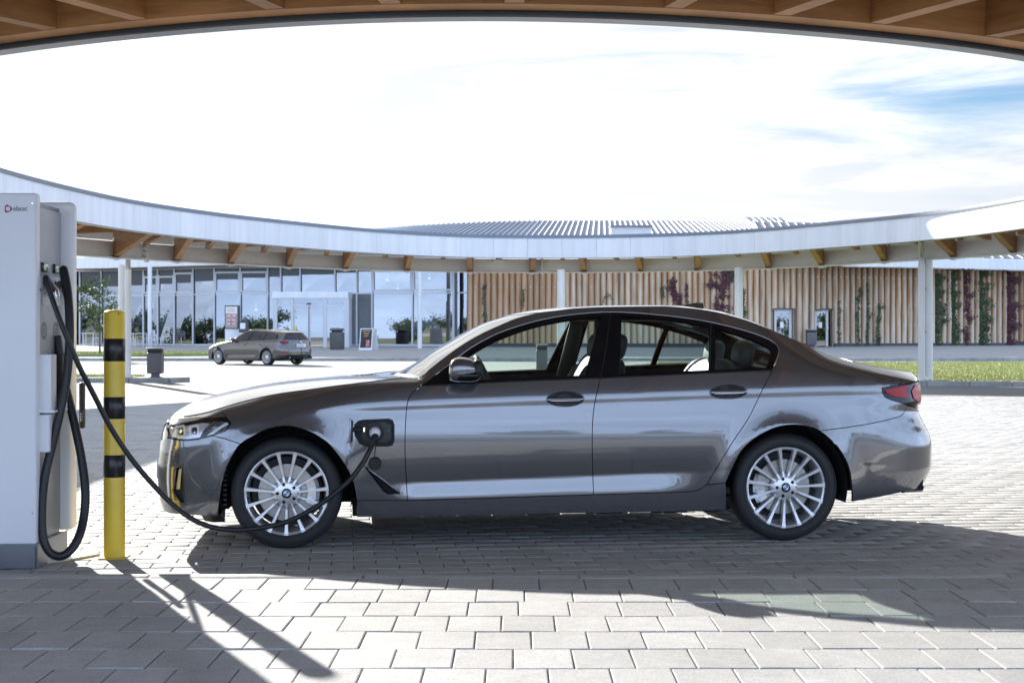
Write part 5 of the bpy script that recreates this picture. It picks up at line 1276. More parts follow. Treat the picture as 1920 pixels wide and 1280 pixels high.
# --- cabin
def headliner():
    us = np.linspace(0.80, 3.45, 40); v = []; f = []; nx = 10
    for u in us:
        e = float(ve(u)); w_ = float(we(u)); c_ = float(vc(u))
        for x in np.linspace(-1, 1, nx + 1): v.append((u, x * (w_ - 0.02), min(e + (c_ - e) * (1 - x * x), 1.38) - 0.05))
    for i in range(len(us) - 1):
        if not (1.42 < us[i] < 2.75): continue
        for k in range(nx): f.append((i * (nx + 1) + k, (i + 1) * (nx + 1) + k, (i + 1) * (nx + 1) + k + 1, i * (nx + 1) + k + 1))
    return MB().add(v, f).obj('headliner', M_headl, sedan, smooth=True)
headliner()
fl_o = MB().box((1.75, 0, 0.30), (2.2, 1.6, 0.04)).box((1.0, 0, 0.62), (0.35, 1.50, 0.52), bevel=0.05).box((0.95, 0, 0.86), (0.36, 1.44, 0.10), bevel=0.04).box((1.75, 0, 0.45), (1.0, 0.24, 0.28), bevel=0.04).box((3.22, 0, 0.93), (0.62, 1.30, 0.05), bevel=0.02)
fl_o.obj('cabin_floor', M_cabin, sedan)
def seat(x, y, back_w=0.50, rear=False):
    s = empty('seat', (x, y, 0.0), parent=sedan)
    def cushion(name, c, r, p, rot=0, m=M_leather_d):
        v, f = sblob((0, 0, 0), r, p); Rm = Matrix.Rotation(rot, 3, 'Y'); MB().add([tuple(Rm @ Vector(q) + Vector(c)) for q in v], f).obj(name, m, s, smooth=True)
    cushion('seat_base', (-0.05, 0, 0.52), (0.26, back_w / 2, 0.09), 3.2, -0.1)
    cushion('seat_back', (0.24, 0, 0.80), (0.075, back_w / 2, 0.33), 2.9, 0.30)
    cushion('seat_bolster', (0.205, -back_w * .42, 0.78), (0.075, 0.055, 0.27), 2.6, 0.30)
    cushion('seat_bolster', (0.205, back_w * .42, 0.78), (0.075, 0.055, 0.27), 2.6, 0.30)
    cushion('back_shell', (0.285, 0, 0.80), (0.055, back_w / 2 - .01, 0.30), 2.9, 0.30, M_cabin)
    cushion('headrest', (0.36, 0, 1.165), (0.055, 0.135, 0.082), 3.0, 0.22, M_cabin)
    MB().tube([(0.33, -0.06, 1.05), (0.35, -0.06, 1.15)], 0.007, 8).obj('headrest_post', M_satin, s); MB().tube([(0.33, 0.06, 1.05), (0.35, 0.06, 1.15)], 0.007, 8).obj('headrest_post', M_satin, s)
seat(1.67, -0.37); seat(1.67, 0.37)
v, f = sblob((0, 0, 0), (0.30, 0.66, 0.10), 4); MB().add([(x + 2.35, y, z + 0.55) for x, y, z in v], f).obj('rear_bench', M_leather, sedan, smooth=True)
Rm = Matrix.Rotation(0.42, 3, 'Y'); v, f = sblob((0, 0, 0), (0.09, 0.66, 0.31), 4); MB().add([tuple(Rm @ Vector(q) + Vector((2.66, 0, 0.79))) for q in v], f).obj('rear_backrest', M_leather, sedan, smooth=True)
for y in (-0.37, 0.37):
    v, f = sblob((0, 0, 0), (0.055, 0.145, 0.088), 3.0); Rm = Matrix.Rotation(0.2, 3, 'Y'); MB().add([tuple(Rm @ Vector(q) + Vector((2.84, y, 1.115))) for q in v], f).obj('rear_headrest', M_leather, sedan, smooth=True)
tor = MB(); cw = Vector((1.22, -0.37, 0.93)); ax_ = Matrix.Rotation(-0.42, 3, 'Y')
tor.tube([tuple(cw + ax_ @ Vector((0, 0.185 * math.cos(t), 0.185 * math.sin(t)))) for t in np.linspace(0, 2 * math.pi, 33)], 0.016, 8).tube([tuple(cw + ax_ @ Vector((0, -0.18, 0))), tuple(cw + ax_ @ Vector((0, .18, 0)))], 0.02, 6).tube([tuple(cw), (1.05, -.37, .85)], 0.03, 8)
tor.obj('steering_wheel', M_cabin, sedan, smooth=True)
for sg in (-1, 1):      # inner B-pillar covers and belts
    MB().tube([(1.92, sg * 0.50, 1.33), (1.90, sg * 0.61, 1.18), (1.86, sg * 0.70, 0.95)], [0.05, 0.055, 0.06], 8).obj('pillar_cover', M_cabin, sedan, smooth=True)
# ================================================================== charging station
CX = -2.507; CH0 = (CX, 7.87)
chg = empty('charging_station', (-2.75, 8.15, 0), 'tall white charging station with grey side and two hanging black leads at the left edge', 'charger')
def cp_(mb, name, m, **k): return setp(mb.obj(name, m, None, **k), chg)
cp_(MB().box((-2.865, 7.905, 1.06), (0.715, 0.075, 1.85), bevel=0.012, seg=3), 'front_cladding', M_chw, angle=40)
cp_(MB().box((-2.822, 8.375, 1.065), (0.75, 0.09, 1.83), bevel=0.03, seg=4), 'rear_cladding', M_chw, angle=40)
cp_(MB().box((-2.875, 8.136, 0.97), (0.70, 0.388, 1.94)), 'cabinet_body', M_chg)
cp_(MB().box((-2.872, 8.15, 0.07), (0.735, 0.53, 0.14), bevel=0.004, seg=1), 'plinth', M_chg)
cp_(MB().box((-2.60, 7.876, 0.065), (0.17, 0.012, 0.11)), 'plinth_cover', M_chg)
cp_(MB().box((CX - 0.012, 8.13, 1.70), (0.012, 0.365, 0.43)), 'upper_panel', M_chg2)
cp_(MB().box((CX - 0.013, 8.13, 1.27), (0.012, 0.365, 0.40)), 'socket_panel', M_chg2)
cp_(MB().box((CX - 0.014, 8.13, 0.52), (0.010, 0.37, 0.72)), 'lower_panel', M_chg)
for y in (8.02, 8.225):
    cp_(MB().box((CX - 0.004, y, 1.60), (0.02, 0.105, 0.052), bevel=0.009, seg=3), 'status_lamp', M_gblack, angle=40)
    cp_(MB().box((CX + 0.005, y, 1.60), (0.012, 0.088, 0.038), bevel=0.005, seg=2), 'lamp_lens', mat('green_lens', (0.30, 0.38, 0.30), 0.08, coat=1.0, emit=((0.25, 0.9, 0.2), 0.02)), angle=40)
    cp_(MB().box((CX - 0.002, y, 1.475), (0.014, 0.115, 0.155)), 'cable_plate', M_satin)
    e = MB().tube([(CX + 0.003, y, 1.52), (CX + 0.03, y, 1.50)], 0.026, 6).tube([(CX + 0.03, y, 1.50), (CX + 0.052, y, 1.472), (CX + 0.057, y, 1.44)], 0.023, 12)
    cp_(e, 'cable_gland', M_satin, angle=35)
    rg = MB()
    for r in (0.047, 0.036): 
        n = 28; v = []; 
        for k in range(n):
            t = 2 * math.pi * k / n
            for rr in (r - 0.004, r): v.append((CX - 0.0055, y + rr * math.cos(t), 1.26 + rr * math.sin(t)))
        rg.add(v, [(2 * k, 2 * k + 1, (2 * k + 3) % (2 * n), (2 * k + 2) % (2 * n)) for k in range(n)])
    for a, b in ((-.010, .010), (.010, .010), (-.010, -.006), (.010, -.006), (0, -.016)):
        rg.add([(CX - 0.005, y + a + .005 * math.cos(t), 1.26 + b + .005 * math.sin(t)) for t in np.linspace(0, 6.283, 8, endpoint=False)], [tuple(range(8))])
    cp_(rg, 'plug_symbol', M_black)
# holsters
cp_(MB().box((CX + 0.02, 7.985, 0.985), (0.075, 0.10, 0.30), bevel=0.006, seg=2), 'plug_holster', M_chw, angle=40)
cp_(MB().box((CX + 0.02, 8.215, 0.985), (0.065, 0.13, 0.30), bevel=0.006, seg=2), 'plug_holster', M_black, angle=40)
cp_(MB().box((CX + 0.02, 7.99, 0.715), (0.06, 0.12, 0.20), bevel=0.006, seg=1), 'holster_base', M_chw, angle=40)
cp_(MB().box((CX + 0.035, 8.10, 0.832), (0.09, 0.36, 0.012)).box((CX + 0.075, 8.06, 0.85), (0.012, 0.04, 0.045), bevel=.004, seg=1).box((CX + 0.075, 8.13, 0.85), (0.012, 0.04, 0.045), bevel=.004, seg=1), 'cable_hook', M_chw)
cp_(MB().box((CX + 0.075, 8.45, 0.84), (0.028, 0.05, 0.26), bevel=0.01, seg=2), 'rear_latch', M_black, angle=40)
cp_(MB().box((CX + 0.08, 8.422, 0.775), (0.012, 0.012, 0.05)), 'latch_key', M_chrome)
cp_(MB().box((CX + 0.02, 8.25, 0.006), (0.16, 0.42, 0.012), rz=-0.5), 'base_rail', M_satin)
for z in (1.93, 0.30): cp_(MB().lathe([(0, 0), (0.006, 0.0), (0.006, 0.004)], 10, 'Y', c=(CX - 0.02, 7.866, z)), 'cladding_screw', M_satin)
# maker's mark: rounded triangle ring and the word
lo = at(15, 391.5, 7.866); S = 7.866 / FPX
def bl_tri(rx, cx, cz, n=48, k=0.13, rot=0.0):
    return [(cx + rx * (1 + k * math.cos(3 * t + rot)) * math.cos(t), cz + rx * (1 + k * math.cos(3 * t + rot)) * math.sin(t)) for t in np.linspace(0, 2 * math.pi, n, endpoint=False)]
oo = bl_tri(7.0 * S, lo.x, lo.z, k=0.14, rot=0.25); ii = [(lo.x + 4.3 * S * math.cos(t), lo.z + 4.3 * S * math.sin(t)) for t in np.linspace(0, 2 * math.pi, 48, endpoint=False)]
v = [(x, 7.8655, z) for x, z in oo] + [(x, 7.8655, z) for x, z in ii]
M_logo = mat('purple_red_print', (0.22, 0.015, 0.07), 0.4, var=0.5, vscale=30, col2=(0.45, 0.05, 0.06))
cp_(MB().add(v, [(i, (i + 1) % 48, 48 + (i + 1) % 48, 48 + i) for i in range(48)]), 'maker_mark', M_logo)
def text(body, name, m, loc, size, parent, rot=(math.pi / 2, 0, 0), ext=0.0004, align='LEFT', wscale=1.0):
    cu = bpy.data.curves.new(name, 'FONT'); cu.body = body; cu.size = size; cu.extrude = ext; cu.align_x = align; cu.resolution_u = 4
    to = bpy.data.objects.new(name, cu); COL.objects.link(to); dg = bpy.context.evaluated_depsgraph_get(); me = bpy.data.meshes.new_from_object(to.evaluated_get(dg))
    bpy.data.objects.remove(to); me.materials.clear(); me.materials.append(m); o = link(name, me, None, loc); o.rotation_euler = rot; o.scale = (wscale, 1, 1)
    if parent is not None: setp(o, parent)
    return o
tp = at(24.6, 395.2, 7.865); text('efacec', 'maker_name', mat('grey_print', (0.10, 0.11, 0.13), 0.5), tuple(tp), 13.2 * S, chg, wscale=0.82)

# ------------------------------------------------------------------ leads
def spline(pts, n=10): return smooth_line(pts, n)
def w3(l): return [tuple(at(x, y, Y)) for x, y, Y in l]
def lead(name, pts, r, label, n=8):
    o = MB().tube(smooth_line(pts, n), r, 14).obj(name, M_cable, smooth=True); return tag(o, label, 'cable', 'leads of the charging station')
gY = 8.02
p0 = (CX + 0.057, 8.02, 1.455)
plugW, plugN = body.posn(np.array([Tp([(703, 811)])[0][0]]), np.array([Tp([(703, 811)])[0][1]]))
def carw(P): return (CO[0] + P[0] * CT - P[1] * ST, CO[1] + P[0] * ST + P[1] * CT, P[2])
pe = carw(plugW[0] + plugN[0] * 0.085 + np.array([0, 0, -0.045]))
lead1 = [p0] + w3([(86, 520, 7.96), (98, 560, 7.93), (115, 607, 7.91), (132, 648, 7.92), (150, 690, 7.95), (176, 740, 8.02), (207, 800, 8.08), (245, 858, 8.12), (287, 908, 8.16), (330, 951, 8.20), (375, 980, 8.24), (425, 992, 8.26), (480, 990, 8.26), (540, 977, 8.26), (600, 945, 8.28), (652, 903, 8.32), (680, 868, 8.36), (695, 840, 8.40)]) + [pe]
lead('charging_lead', lead1, 0.0145, 'thin black charging lead stretched past the yellow bollard to the front wing of the sedan')
p1 = (CX + 0.057, 8.225, 1.455)
l2 = [p1] + w3([(119, 505, 8.16), (126, 540, 8.12), (130, 590, 8.08), (130, 650, 8.05), (124, 715, 8.03), (112, 775, 8.0), (98, 835, 7.98), (85, 890, 7.95), (79, 945, 7.93), (80, 1000, 7.92), (90, 1030, 7.92), (108, 1042, 7.93), (127, 1036, 7.95), (146, 1010, 7.99), (157, 970, 8.05), (160, 920, 8.09), (153, 860, 8.13), (142, 805, 8.16), (128, 745, 8.19), (117, 700, 8.21), (110, 650, 8.22), (107, 630, 8.225)])
lead('charging_lead', l2, 0.0235, 'thick black charging lead hanging in a loop down the side of the white station')
# plug in the wing
n0 = plugN[0]; t0 = np.array([0, 0, 1.0])
pl = empty('charging_plug', carw(plugW[0]), 'silver and black charging plug pushed into the open port of the sedan', 'plug')
def plp(mb, name, m, **k): return setp(mb.obj(name, m, None, **k), pl)
P = lambda a, b, c=0: carw(plugW[0] + n0 * a + np.array([c, 0, b]))
plp(MB().tube([P(-0.01, 0.0), P(0.03, 0.0), P(0.052, -0.002), P(0.062, -0.006)], [0.034, 0.034, 0.030, 0.015], 20), 'plug_head', mat('silver_plastic', (0.78, 0.78, 0.80), 0.25, coat=0.4), smooth=True)
plp(MB().tube([P(0.035, -0.008), P(0.062, -0.026), P(0.082, -0.052)], [0.022, 0.020, 0.0165], 16), 'plug_boot', M_black, smooth=True)
plp(MB().box(P(0.054, 0.006, 0.012), (0.006, 0.004, 0.026)), 'plug_slot', M_black)

# ------------------------------------------------------------------ bollard
b0 = at(214.5, HOR, 8.30); br = 0.0585
bol = empty('bollard', (b0.x, 8.30, 0), 'yellow steel bollard with three black bands between the charger and the sedan', 'bollard')
def zb(y): return CAMH - (y - HOR) / FPX * 8.245
MB().lathe([(br, 0.0), (br, zb(587)), (br - 0.003, zb(584.5)), (br * 0.7, zb(581.5)), (0.0, zb(580.5))], 40).obj('post', M_yellow, bol, angle=50)
for a, b in ((635, 677), (744.5, 785), (853.5, 895)):
    MB().lathe([(br, zb(b) - 0.001), (br + 0.0012, zb(b)), (br + 0.0012, zb(a)), (br, zb(a) + 0.001)], 40).obj('black_band', M_tape, bol, smooth=True)
MB().box((0, 0, 0.004), (0.145, 0.145, 0.008), bevel=0.002, seg=1).obj('base_plate', M_yellow, bol)
MB().lathe([(0, 0), (0.005, 0), (0.005, 0.003)], 8, 'Y', c=(0.035, -br * 0.82, zb(588.5))).obj('lifting_hole', M_black, bol)

# ------------------------------------------------------------------ litter bins
def litter_bin(x, Y, z0, h, w, label, group='grey litter bins'):
    p = at(x, HOR, Y); r = empty('litter_bin', (p.x, Y, z0), label, 'litter bin', group)
    MB().box((0, 0, 0.10 + (h - 0.1) * 0.40), (w, w * 0.8, (h - 0.1) * 0.80), bevel=0.04, seg=3).obj('bin_body', M_binm, r, angle=40)
    MB().box((0, 0, 0.10 + (h - 0.1) * 0.865), (w * 0.94, w * 0.75, (h - 0.1) * 0.13), bevel=0.03, seg=2).obj('bin_slot', M_black, r, angle=40)
    MB().box((0, 0, h - (h - 0.1) * 0.04), (w * 1.02, w * 0.82, (h - 0.1) * 0.06), bevel=0.02, seg=2).obj('bin_lid', mat('bin_lid_metal', (0.3, 0.3, 0.3), 0.4), r, angle=40)
    MB().box((0, 0, 0.05), (w * 0.5, w * 0.4, 0.12)).box((0, 0, 0.01), (w * 0.8, w * 0.6, 0.02)).obj('bin_foot', M_binm, r)
litter_bin(291.5, 39.2, 0.115, 0.79, 0.40, 'grey litter bin with a black slot on the kerb end beside the white column')
litter_bin(1016, 43.5, 0.0, 0.98, 0.33, 'grey litter bin seen through the front side windows of the sedan')
pb = at(1016, HOR, 43.5); tag(MB().box((pb.x + 0.1, 43.5, -0.01), (1.6, 0.9, 0.06)).obj('bin_pad', M_kerb), kind='structure')
rb = at(632, HOR, 80.6)
rbn = empty('litter_bin', (rb.x, 80.6, zg(80.6)), 'round dark grey bin standing in front of the glass entrance lobby', 'litter bin', 'grey litter bins')
MB().lathe([(0.0, 0), (0.36, 0.0), (0.40, 0.06), (0.41, 0.9), (0.37, 0.94)], 24).obj('bin_body', M_binm, rbn, angle=40)
MB().lathe([(0.30, 0.93), (0.30, 1.03)], 16).obj('bin_slot', M_black, rbn)
MB().lathe([(0.40, 1.02), (0.42, 1.06), (0.34, 1.14), (0, 1.17)], 24).obj('bin_lid', M_binm, rbn, angle=40)
litter_bin(1521, 83.2, zg(84) + 0.02, 1.0, 0.55, 'dark grey bin box beside the recessed door of the log wall', 'grey litter bins')

# ------------------------------------------------------------------ boards at the entrance
def abox(c, d, name, m, r, **k): o = MB().box(c, d, **k).obj(name, m, r); return o
ap = at(691, HOR, 79.5); z = zg(79.5)
ab = empty('pavement_sign', (ap.x, 79.5, z), 'white folding pavement sign with a dark poster by the entrance', 'sign')
for sgn, nm in ((-1, 'front_board'), (1, 'rear_board')):
    R_ = Matrix.Rotation(-0.25, 3, 'Z') @ Matrix.Rotation(0.20 * sgn, 3, 'X')
    MB().box((0.10 * sgn, 0.25 * sgn, 0.58), (0.72, 0.04, 1.18), rot=R_).obj(nm, M_white, ab)
R_ = Matrix.Rotation(-0.25, 3, 'Z') @ Matrix.Rotation(-0.20, 3, 'X')
q = R_ @ Vector((0, -0.03, 0.04)); MB().box((-0.10 + q.x, -0.25 + q.y, 0.58 + q.z), (0.60, 0.02, 0.98), rot=R_).obj('poster', mat('chalk_poster', (0.03, 0.025, 0.025), 0.6), ab)
q = R_ @ Vector((0.12, -0.045, -0.22)); MB().box((-0.10 + q.x, -0.25 + q.y, 0.58 + q.z), (0.20, 0.012, 0.36), rot=R_).obj('poster_picture', mat('poster_pink', (0.62, 0.25, 0.25), 0.6, var=0.8, vscale=9), ab)
for k in range(3):
    q = R_ @ Vector((0.0, -0.045, 0.44 - 0.13 * k)); MB().box((-0.10 + q.x, -0.25 + q.y, 0.58 + q.z), (0.42 - 0.1 * k, 0.012, 0.05), rot=R_).obj('poster_line', mat('poster_text', (0.50, 0.30, 0.16), 0.6), ab)
mp_ = at(436, HOR, 80.5); z = zg(80.5)
me_ = empty('menu_board', (mp_.x, 80.5, z), 'tall dark-framed menu board with a white and pink sheet on a grey foot', 'sign')
abox((0, 0, 1.75), (0.78, 0.30, 1.25), 'board_case', M_dframe, me_); abox((-0.03, -0.155, 1.75), (0.62, 0.012, 1.12), 'menu_sheet', mat('menu_paper', (0.80, 0.79, 0.78), 0.6), me_)
abox((-0.03, -0.163, 1.58), (0.60, 0.01, 0.72), 'menu_print', mat('menu_pink', (0.50, 0.31, 0.31), 0.6, var=0.35, vscale=7), me_); abox((0, 0.02, 0.56), (0.78, 0.22, 1.12), 'board_foot', M_white, me_)
for k in range(3): abox((-0.05, -0.163, 2.22 - 0.085 * k), (0.44, 0.01, 0.022), 'menu_line', mat('menu_red', (0.55, 0.2, 0.18), 0.6), me_)
for k in range(2):
    for j in range(3): abox((-0.19 + 0.3 * k, -0.170, 1.82 - 0.22 * j), (0.18, 0.008, 0.10), 'menu_item', mat('menu_item', (0.66, 0.55, 0.53), 0.6), me_)
mp_ = at(457, HOR, 80.3)
m2 = empty('notice_stand', (mp_.x, 80.3, z), 'small dark notice stand with a white sheet right of the menu board', 'sign')
abox((0, 0, 1.22), (0.46, 0.25, 0.60), 'stand_case', M_dframe, m2); abox((-0.03, -0.13, 1.27), (0.28, 0.012, 0.32), 'notice_sheet', M_wenamel, m2); abox((0, 0, 0.45), (0.44, 0.22, 0.92), 'stand_foot', M_white, m2)
# ------------------------------------------------------------------ terrace furniture
def chair(x, Y, rz, label):
    p = at(x, HOR, Y); r = empty('chair', (p.x, Y, zg(Y) - 0.0), label, 'chair', 'white terrace chairs', rz=rz)
    MB().box((0, 0, 0.45), (0.44, 0.44, 0.03), bevel=0.01, seg=1).obj('seat', M_white, r); MB().box((0, 0.21, 0.70), (0.42, 0.03, 0.36), bevel=0.01, seg=1).obj('backrest', M_white, r)
    for sx in (-.2, .2):
        for sy in (-.2, .2): MB().tube([(sx, sy, 0.45), (sx * 1.15, sy * 1.15, 0)], 0.018, 6).obj('leg', M_white, r)
def table(x, Y, label):
    p = at(x, HOR, Y); r = empty('table', (p.x, Y, zg(Y)), label, 'table', 'white terrace tables')
    MB().box((0, 0, 0.74), (0.8, 0.8, 0.035), bevel=0.01, seg=1).obj('tabletop', M_white, r)
    for sx in (-.3, .3):
        for sy in (-.3, .3): MB().tube([(sx, sy, 0.73), (sx, sy, 0)], 0.022, 6).obj('leg', M_white, r)
table(262, 85.2, 'white terrace table nearest the dark column of the eave'); table(168, 88, 'white terrace table half hidden behind the charging station')
chair(249, 85.0, 1.4, 'white chair left of the terrace table by the glass'); chair(276, 85.3, -1.2, 'white chair right of the terrace table by the glass'); chair(291, 85.6, 2.5, 'white chair on the terrace right of the thin eave column')
chair(181, 88.0, -1.3, 'white chair near the young tree on the terrace')

# ------------------------------------------------------------------ foliage
def leaves(centers, n, spread, size, rng=RNG, flat=None):
    c = np.array(centers)[rng.integers(0, len(centers), n)]; sp = np.array(spread)
    p = c + rng.normal(0, 1, (n, 3)) * sp * 0.55; a = rng.normal(0, 1, (n, 3)); a /= np.linalg.norm(a, axis=1)[:, None]
    b = np.cross(a, rng.normal(0, 1, (n, 3))); b /= np.linalg.norm(b, axis=1)[:, None]
    if flat is not None: a = a * [1, 0.35, 1]; b = b * [1, 0.35, 1]
    s = size * rng.uniform(0.6, 1.3, (n, 1)); v = np.stack([p - a * s, p + b * s * 0.55, p + a * s, p - b * s * 0.55], 1).reshape(-1, 3)
    return v, np.arange(4 * n).reshape(-1, 4)
def tree(loc, h, r, label, n=2500, lm=None, leaf=0.06, group=None, lean=0.0, crown0=0.35, seed=1):
    rng = np.random.default_rng(seed); root = empty('tree', loc, label, 'tree', group)
    tr = MB(); tr.tube([(lean * t, 0.02 * math.sin(5 * t), h * 0.95 * t) for t in np.linspace(0, 1, 7)], list(np.linspace(h * 0.016, h * 0.004, 7)), 8)
    cs = []
    for k in range(26):
        z0 = h * rng.uniform(crown0 * 0.9, 0.85); a = rng.uniform(0, 6.28); q = (z0 / h - crown0) / (1 - crown0); rr = r * max(0.25, math.sin(math.pi * min(0.95, max(.12, q * 0.8 + 0.15)))) * rng.uniform(0.5, 1.0)
        e = (lean * z0 / h + rr * math.cos(a), rr * math.sin(a), z0 + h * 0.10 * rng.uniform(.3, 1.5)); m = (lean * z0 / h + rr * .5 * math.cos(a), rr * .5 * math.sin(a), z0 + h * 0.03)
        tr.tube([(lean * z0 / h, 0, z0), m, e], [h * 0.005, h * 0.0035, h * 0.0015], 5); cs += [e, e, m]
    cs += [(lean, 0, h * 0.97), (lean, 0, h * 0.9)]
    tr.obj('trunk', M_bark, root)
    v, f = leaves(cs, n, (r * .30, r * .30, h * .05), leaf, rng); link('crown', npmesh('crown', v, f, lm or M_leaf), root); return root
tp_ = at(187, HOR, 71.8); tree((tp_.x, 71.8, zg(71.8)), 3.75, 1.05, 'slim young tree with thin green crown on the lawn behind the charging station', 1500, leaf=0.075, seed=4, crown0=0.30)
# clipped hedge far left
hb = at(190, HOR, 92.5)
hr = empty('hedge', (hb.x - 4, 96.2, zg(92)), 'dark green clipped hedge at the far left behind the young tree', 'hedge')
v, f = leaves([(x, 0, zz) for x in np.linspace(-9, 3.0, 40) for zz in (0.3, 0.8, 1.3)], 5000, (0.4, 0.4, 0.4), 0.13); link('foliage', npmesh('foliage', v, f, M_leafd), hr)
# climbers on the log wall
def vine(pts, n, spread, label, m=M_ivy, leaf=0.075, group='climbing plants on the log wall'):
    base = pts[0]; Yb = wallY(base[0]) - 0.2; p = [at(x, y, wallY(x) - 0.20) for x, y in pts]
    r = empty('climbing_plant', tuple(p[0]), label, 'climber', group)
    L = [tuple(q - p[0]) for q in p]; ls = smooth_line(L, 8)
    MB().tube(ls, 0.012, 5).obj('stem', M_bark, r)
    side = []
    for k in range(int(n / 55)):
        q = ls[RNG.integers(0, len(ls))]; dx = RNG.normal(0, spread * 1.5); dz = RNG.uniform(-0.1, 0.45)
        side += [(q[0] + dx * t, q[1], q[2] + dz * t) for t in (0.4, 0.7, 1.0)]
    v, f = leaves(ls * 2 + side, n, (spread * 0.9, 0.06, 0.14), leaf, flat=True); link('foliage', npmesh('foliage', v, f, m), r)
vine([(913, 612), (908, 575), (906, 540)], 170, 0.13, 'small thin green climber at the left end of the log wall', leaf=0.065)
vine([(980, 580), (981, 560), (982, 545)], 80, 0.12, 'tiny green climber right of the first one on the log wall', leaf=0.06)
vine([(1128, 572), (1140, 552), (1152, 570)], 60, 0.12, 'thin arching climber in the middle of the log wall', leaf=0.05)
vine([(1244, 556), (1242, 545), (1243, 538)], 80, 0.10, 'small green tuft of climber left of the wine-red creeper', leaf=0.065)
vine([(1285, 585), (1268, 560), (1258, 525)], 420, 0.22, 'narrow wine-red creeper above the sedan roof', M_wine, 0.085)
vine([(1291, 578), (1288, 555), (1287, 533)], 110, 0.09, 'thin wine-red strand beside the larger creepers', M_wine, 0.07)
vine([(1352, 600), (1345, 570), (1362, 530), (1371, 505)], 900, 0.34, 'broad wine-red creeper with a green top beside the white column', M_wine, 0.09)
vine([(1330, 535), (1338, 532), (1350, 540)], 170, 0.18, 'wine-red side shoot reaching left from the broad creeper', M_wine, 0.085)
vine([(1372, 525), (1372, 512), (1373, 500)], 200, 0.15, 'green tip of the creeper under the eave', M_ivy, 0.08)
vine([(1395, 600), (1394, 565), (1395, 545)], 160, 0.10, 'green climber right of the slim white column')
vine([(1574, 645), (1572, 610), (1575, 580)], 90, 0.12, 'sparse climber right of the recessed door')
vine([(1610, 650), (1609, 600), (1612, 540)], 330, 0.10, 'dark green pointed climber, first of the tall pair')
vine([(1625, 645), (1627, 600), (1627, 535)], 260, 0.10, 'thin dark green climber just right of the pointed one')
vine([(1645, 652), (1646, 610), (1649, 572)], 420, 0.15, 'short bushy dark climber with a bent foot')
for (x, n_, sp, m_, lb) in ((1758, 1100, 0.20, M_ivy, 'tall dark green climber just right of the white column'), (1786, 1100, 0.15, M_ivy, 'second tall dark green climber right of the white column'), (1812, 500, 0.13, M_wine, 'slender wine-red climber between green ones on the right'), (1838, 1500, 0.24, M_ivy, 'broad brownish green climber on the right part of the log wall'), (1890, 1700, 0.28, M_wine, 'broad wine-red climber near the right edge of the photo')):
    vine([(x, 648), (x + 2, 600), (x, 560), (x, 515)], int(n_ * 1.9), sp * 1.15, lb, m_, 0.085)
# woodland and parked-up edge across the road, mirrored in glass and paint
rng = np.random.default_rng(11); cs = []
for k in range(50):
    x = rng.uniform(-120, 120); h = rng.uniform(2.0, 5.5); y = -95 - rng.uniform(0, 18)
    for j in range(9): cs.append((x + rng.normal(0, 1.6), y + rng.normal(0, 1.6), h * rng.uniform(0.1, 1)))
for k in range(110):
    y = rng.uniform(-95, 55); h = rng.uniform(1.8, 4.8); x = -125 - rng.uniform(0, 15)
    for j in range(9): cs.append((x + rng.normal(0, 1.6), y + rng.normal(0, 1.6), h * rng.uniform(0.1, 1)))
v, f = leaves(cs, 170000, (1.1, 1.1, 0.9), 0.24, rng); tag(link('woodland', npmesh('woodland', v, f, M_leafd)), kind='stuff')
tag(sheet('lawn', -150, 150, [-120, -70], 0.02, M_grass_b), kind='structure')

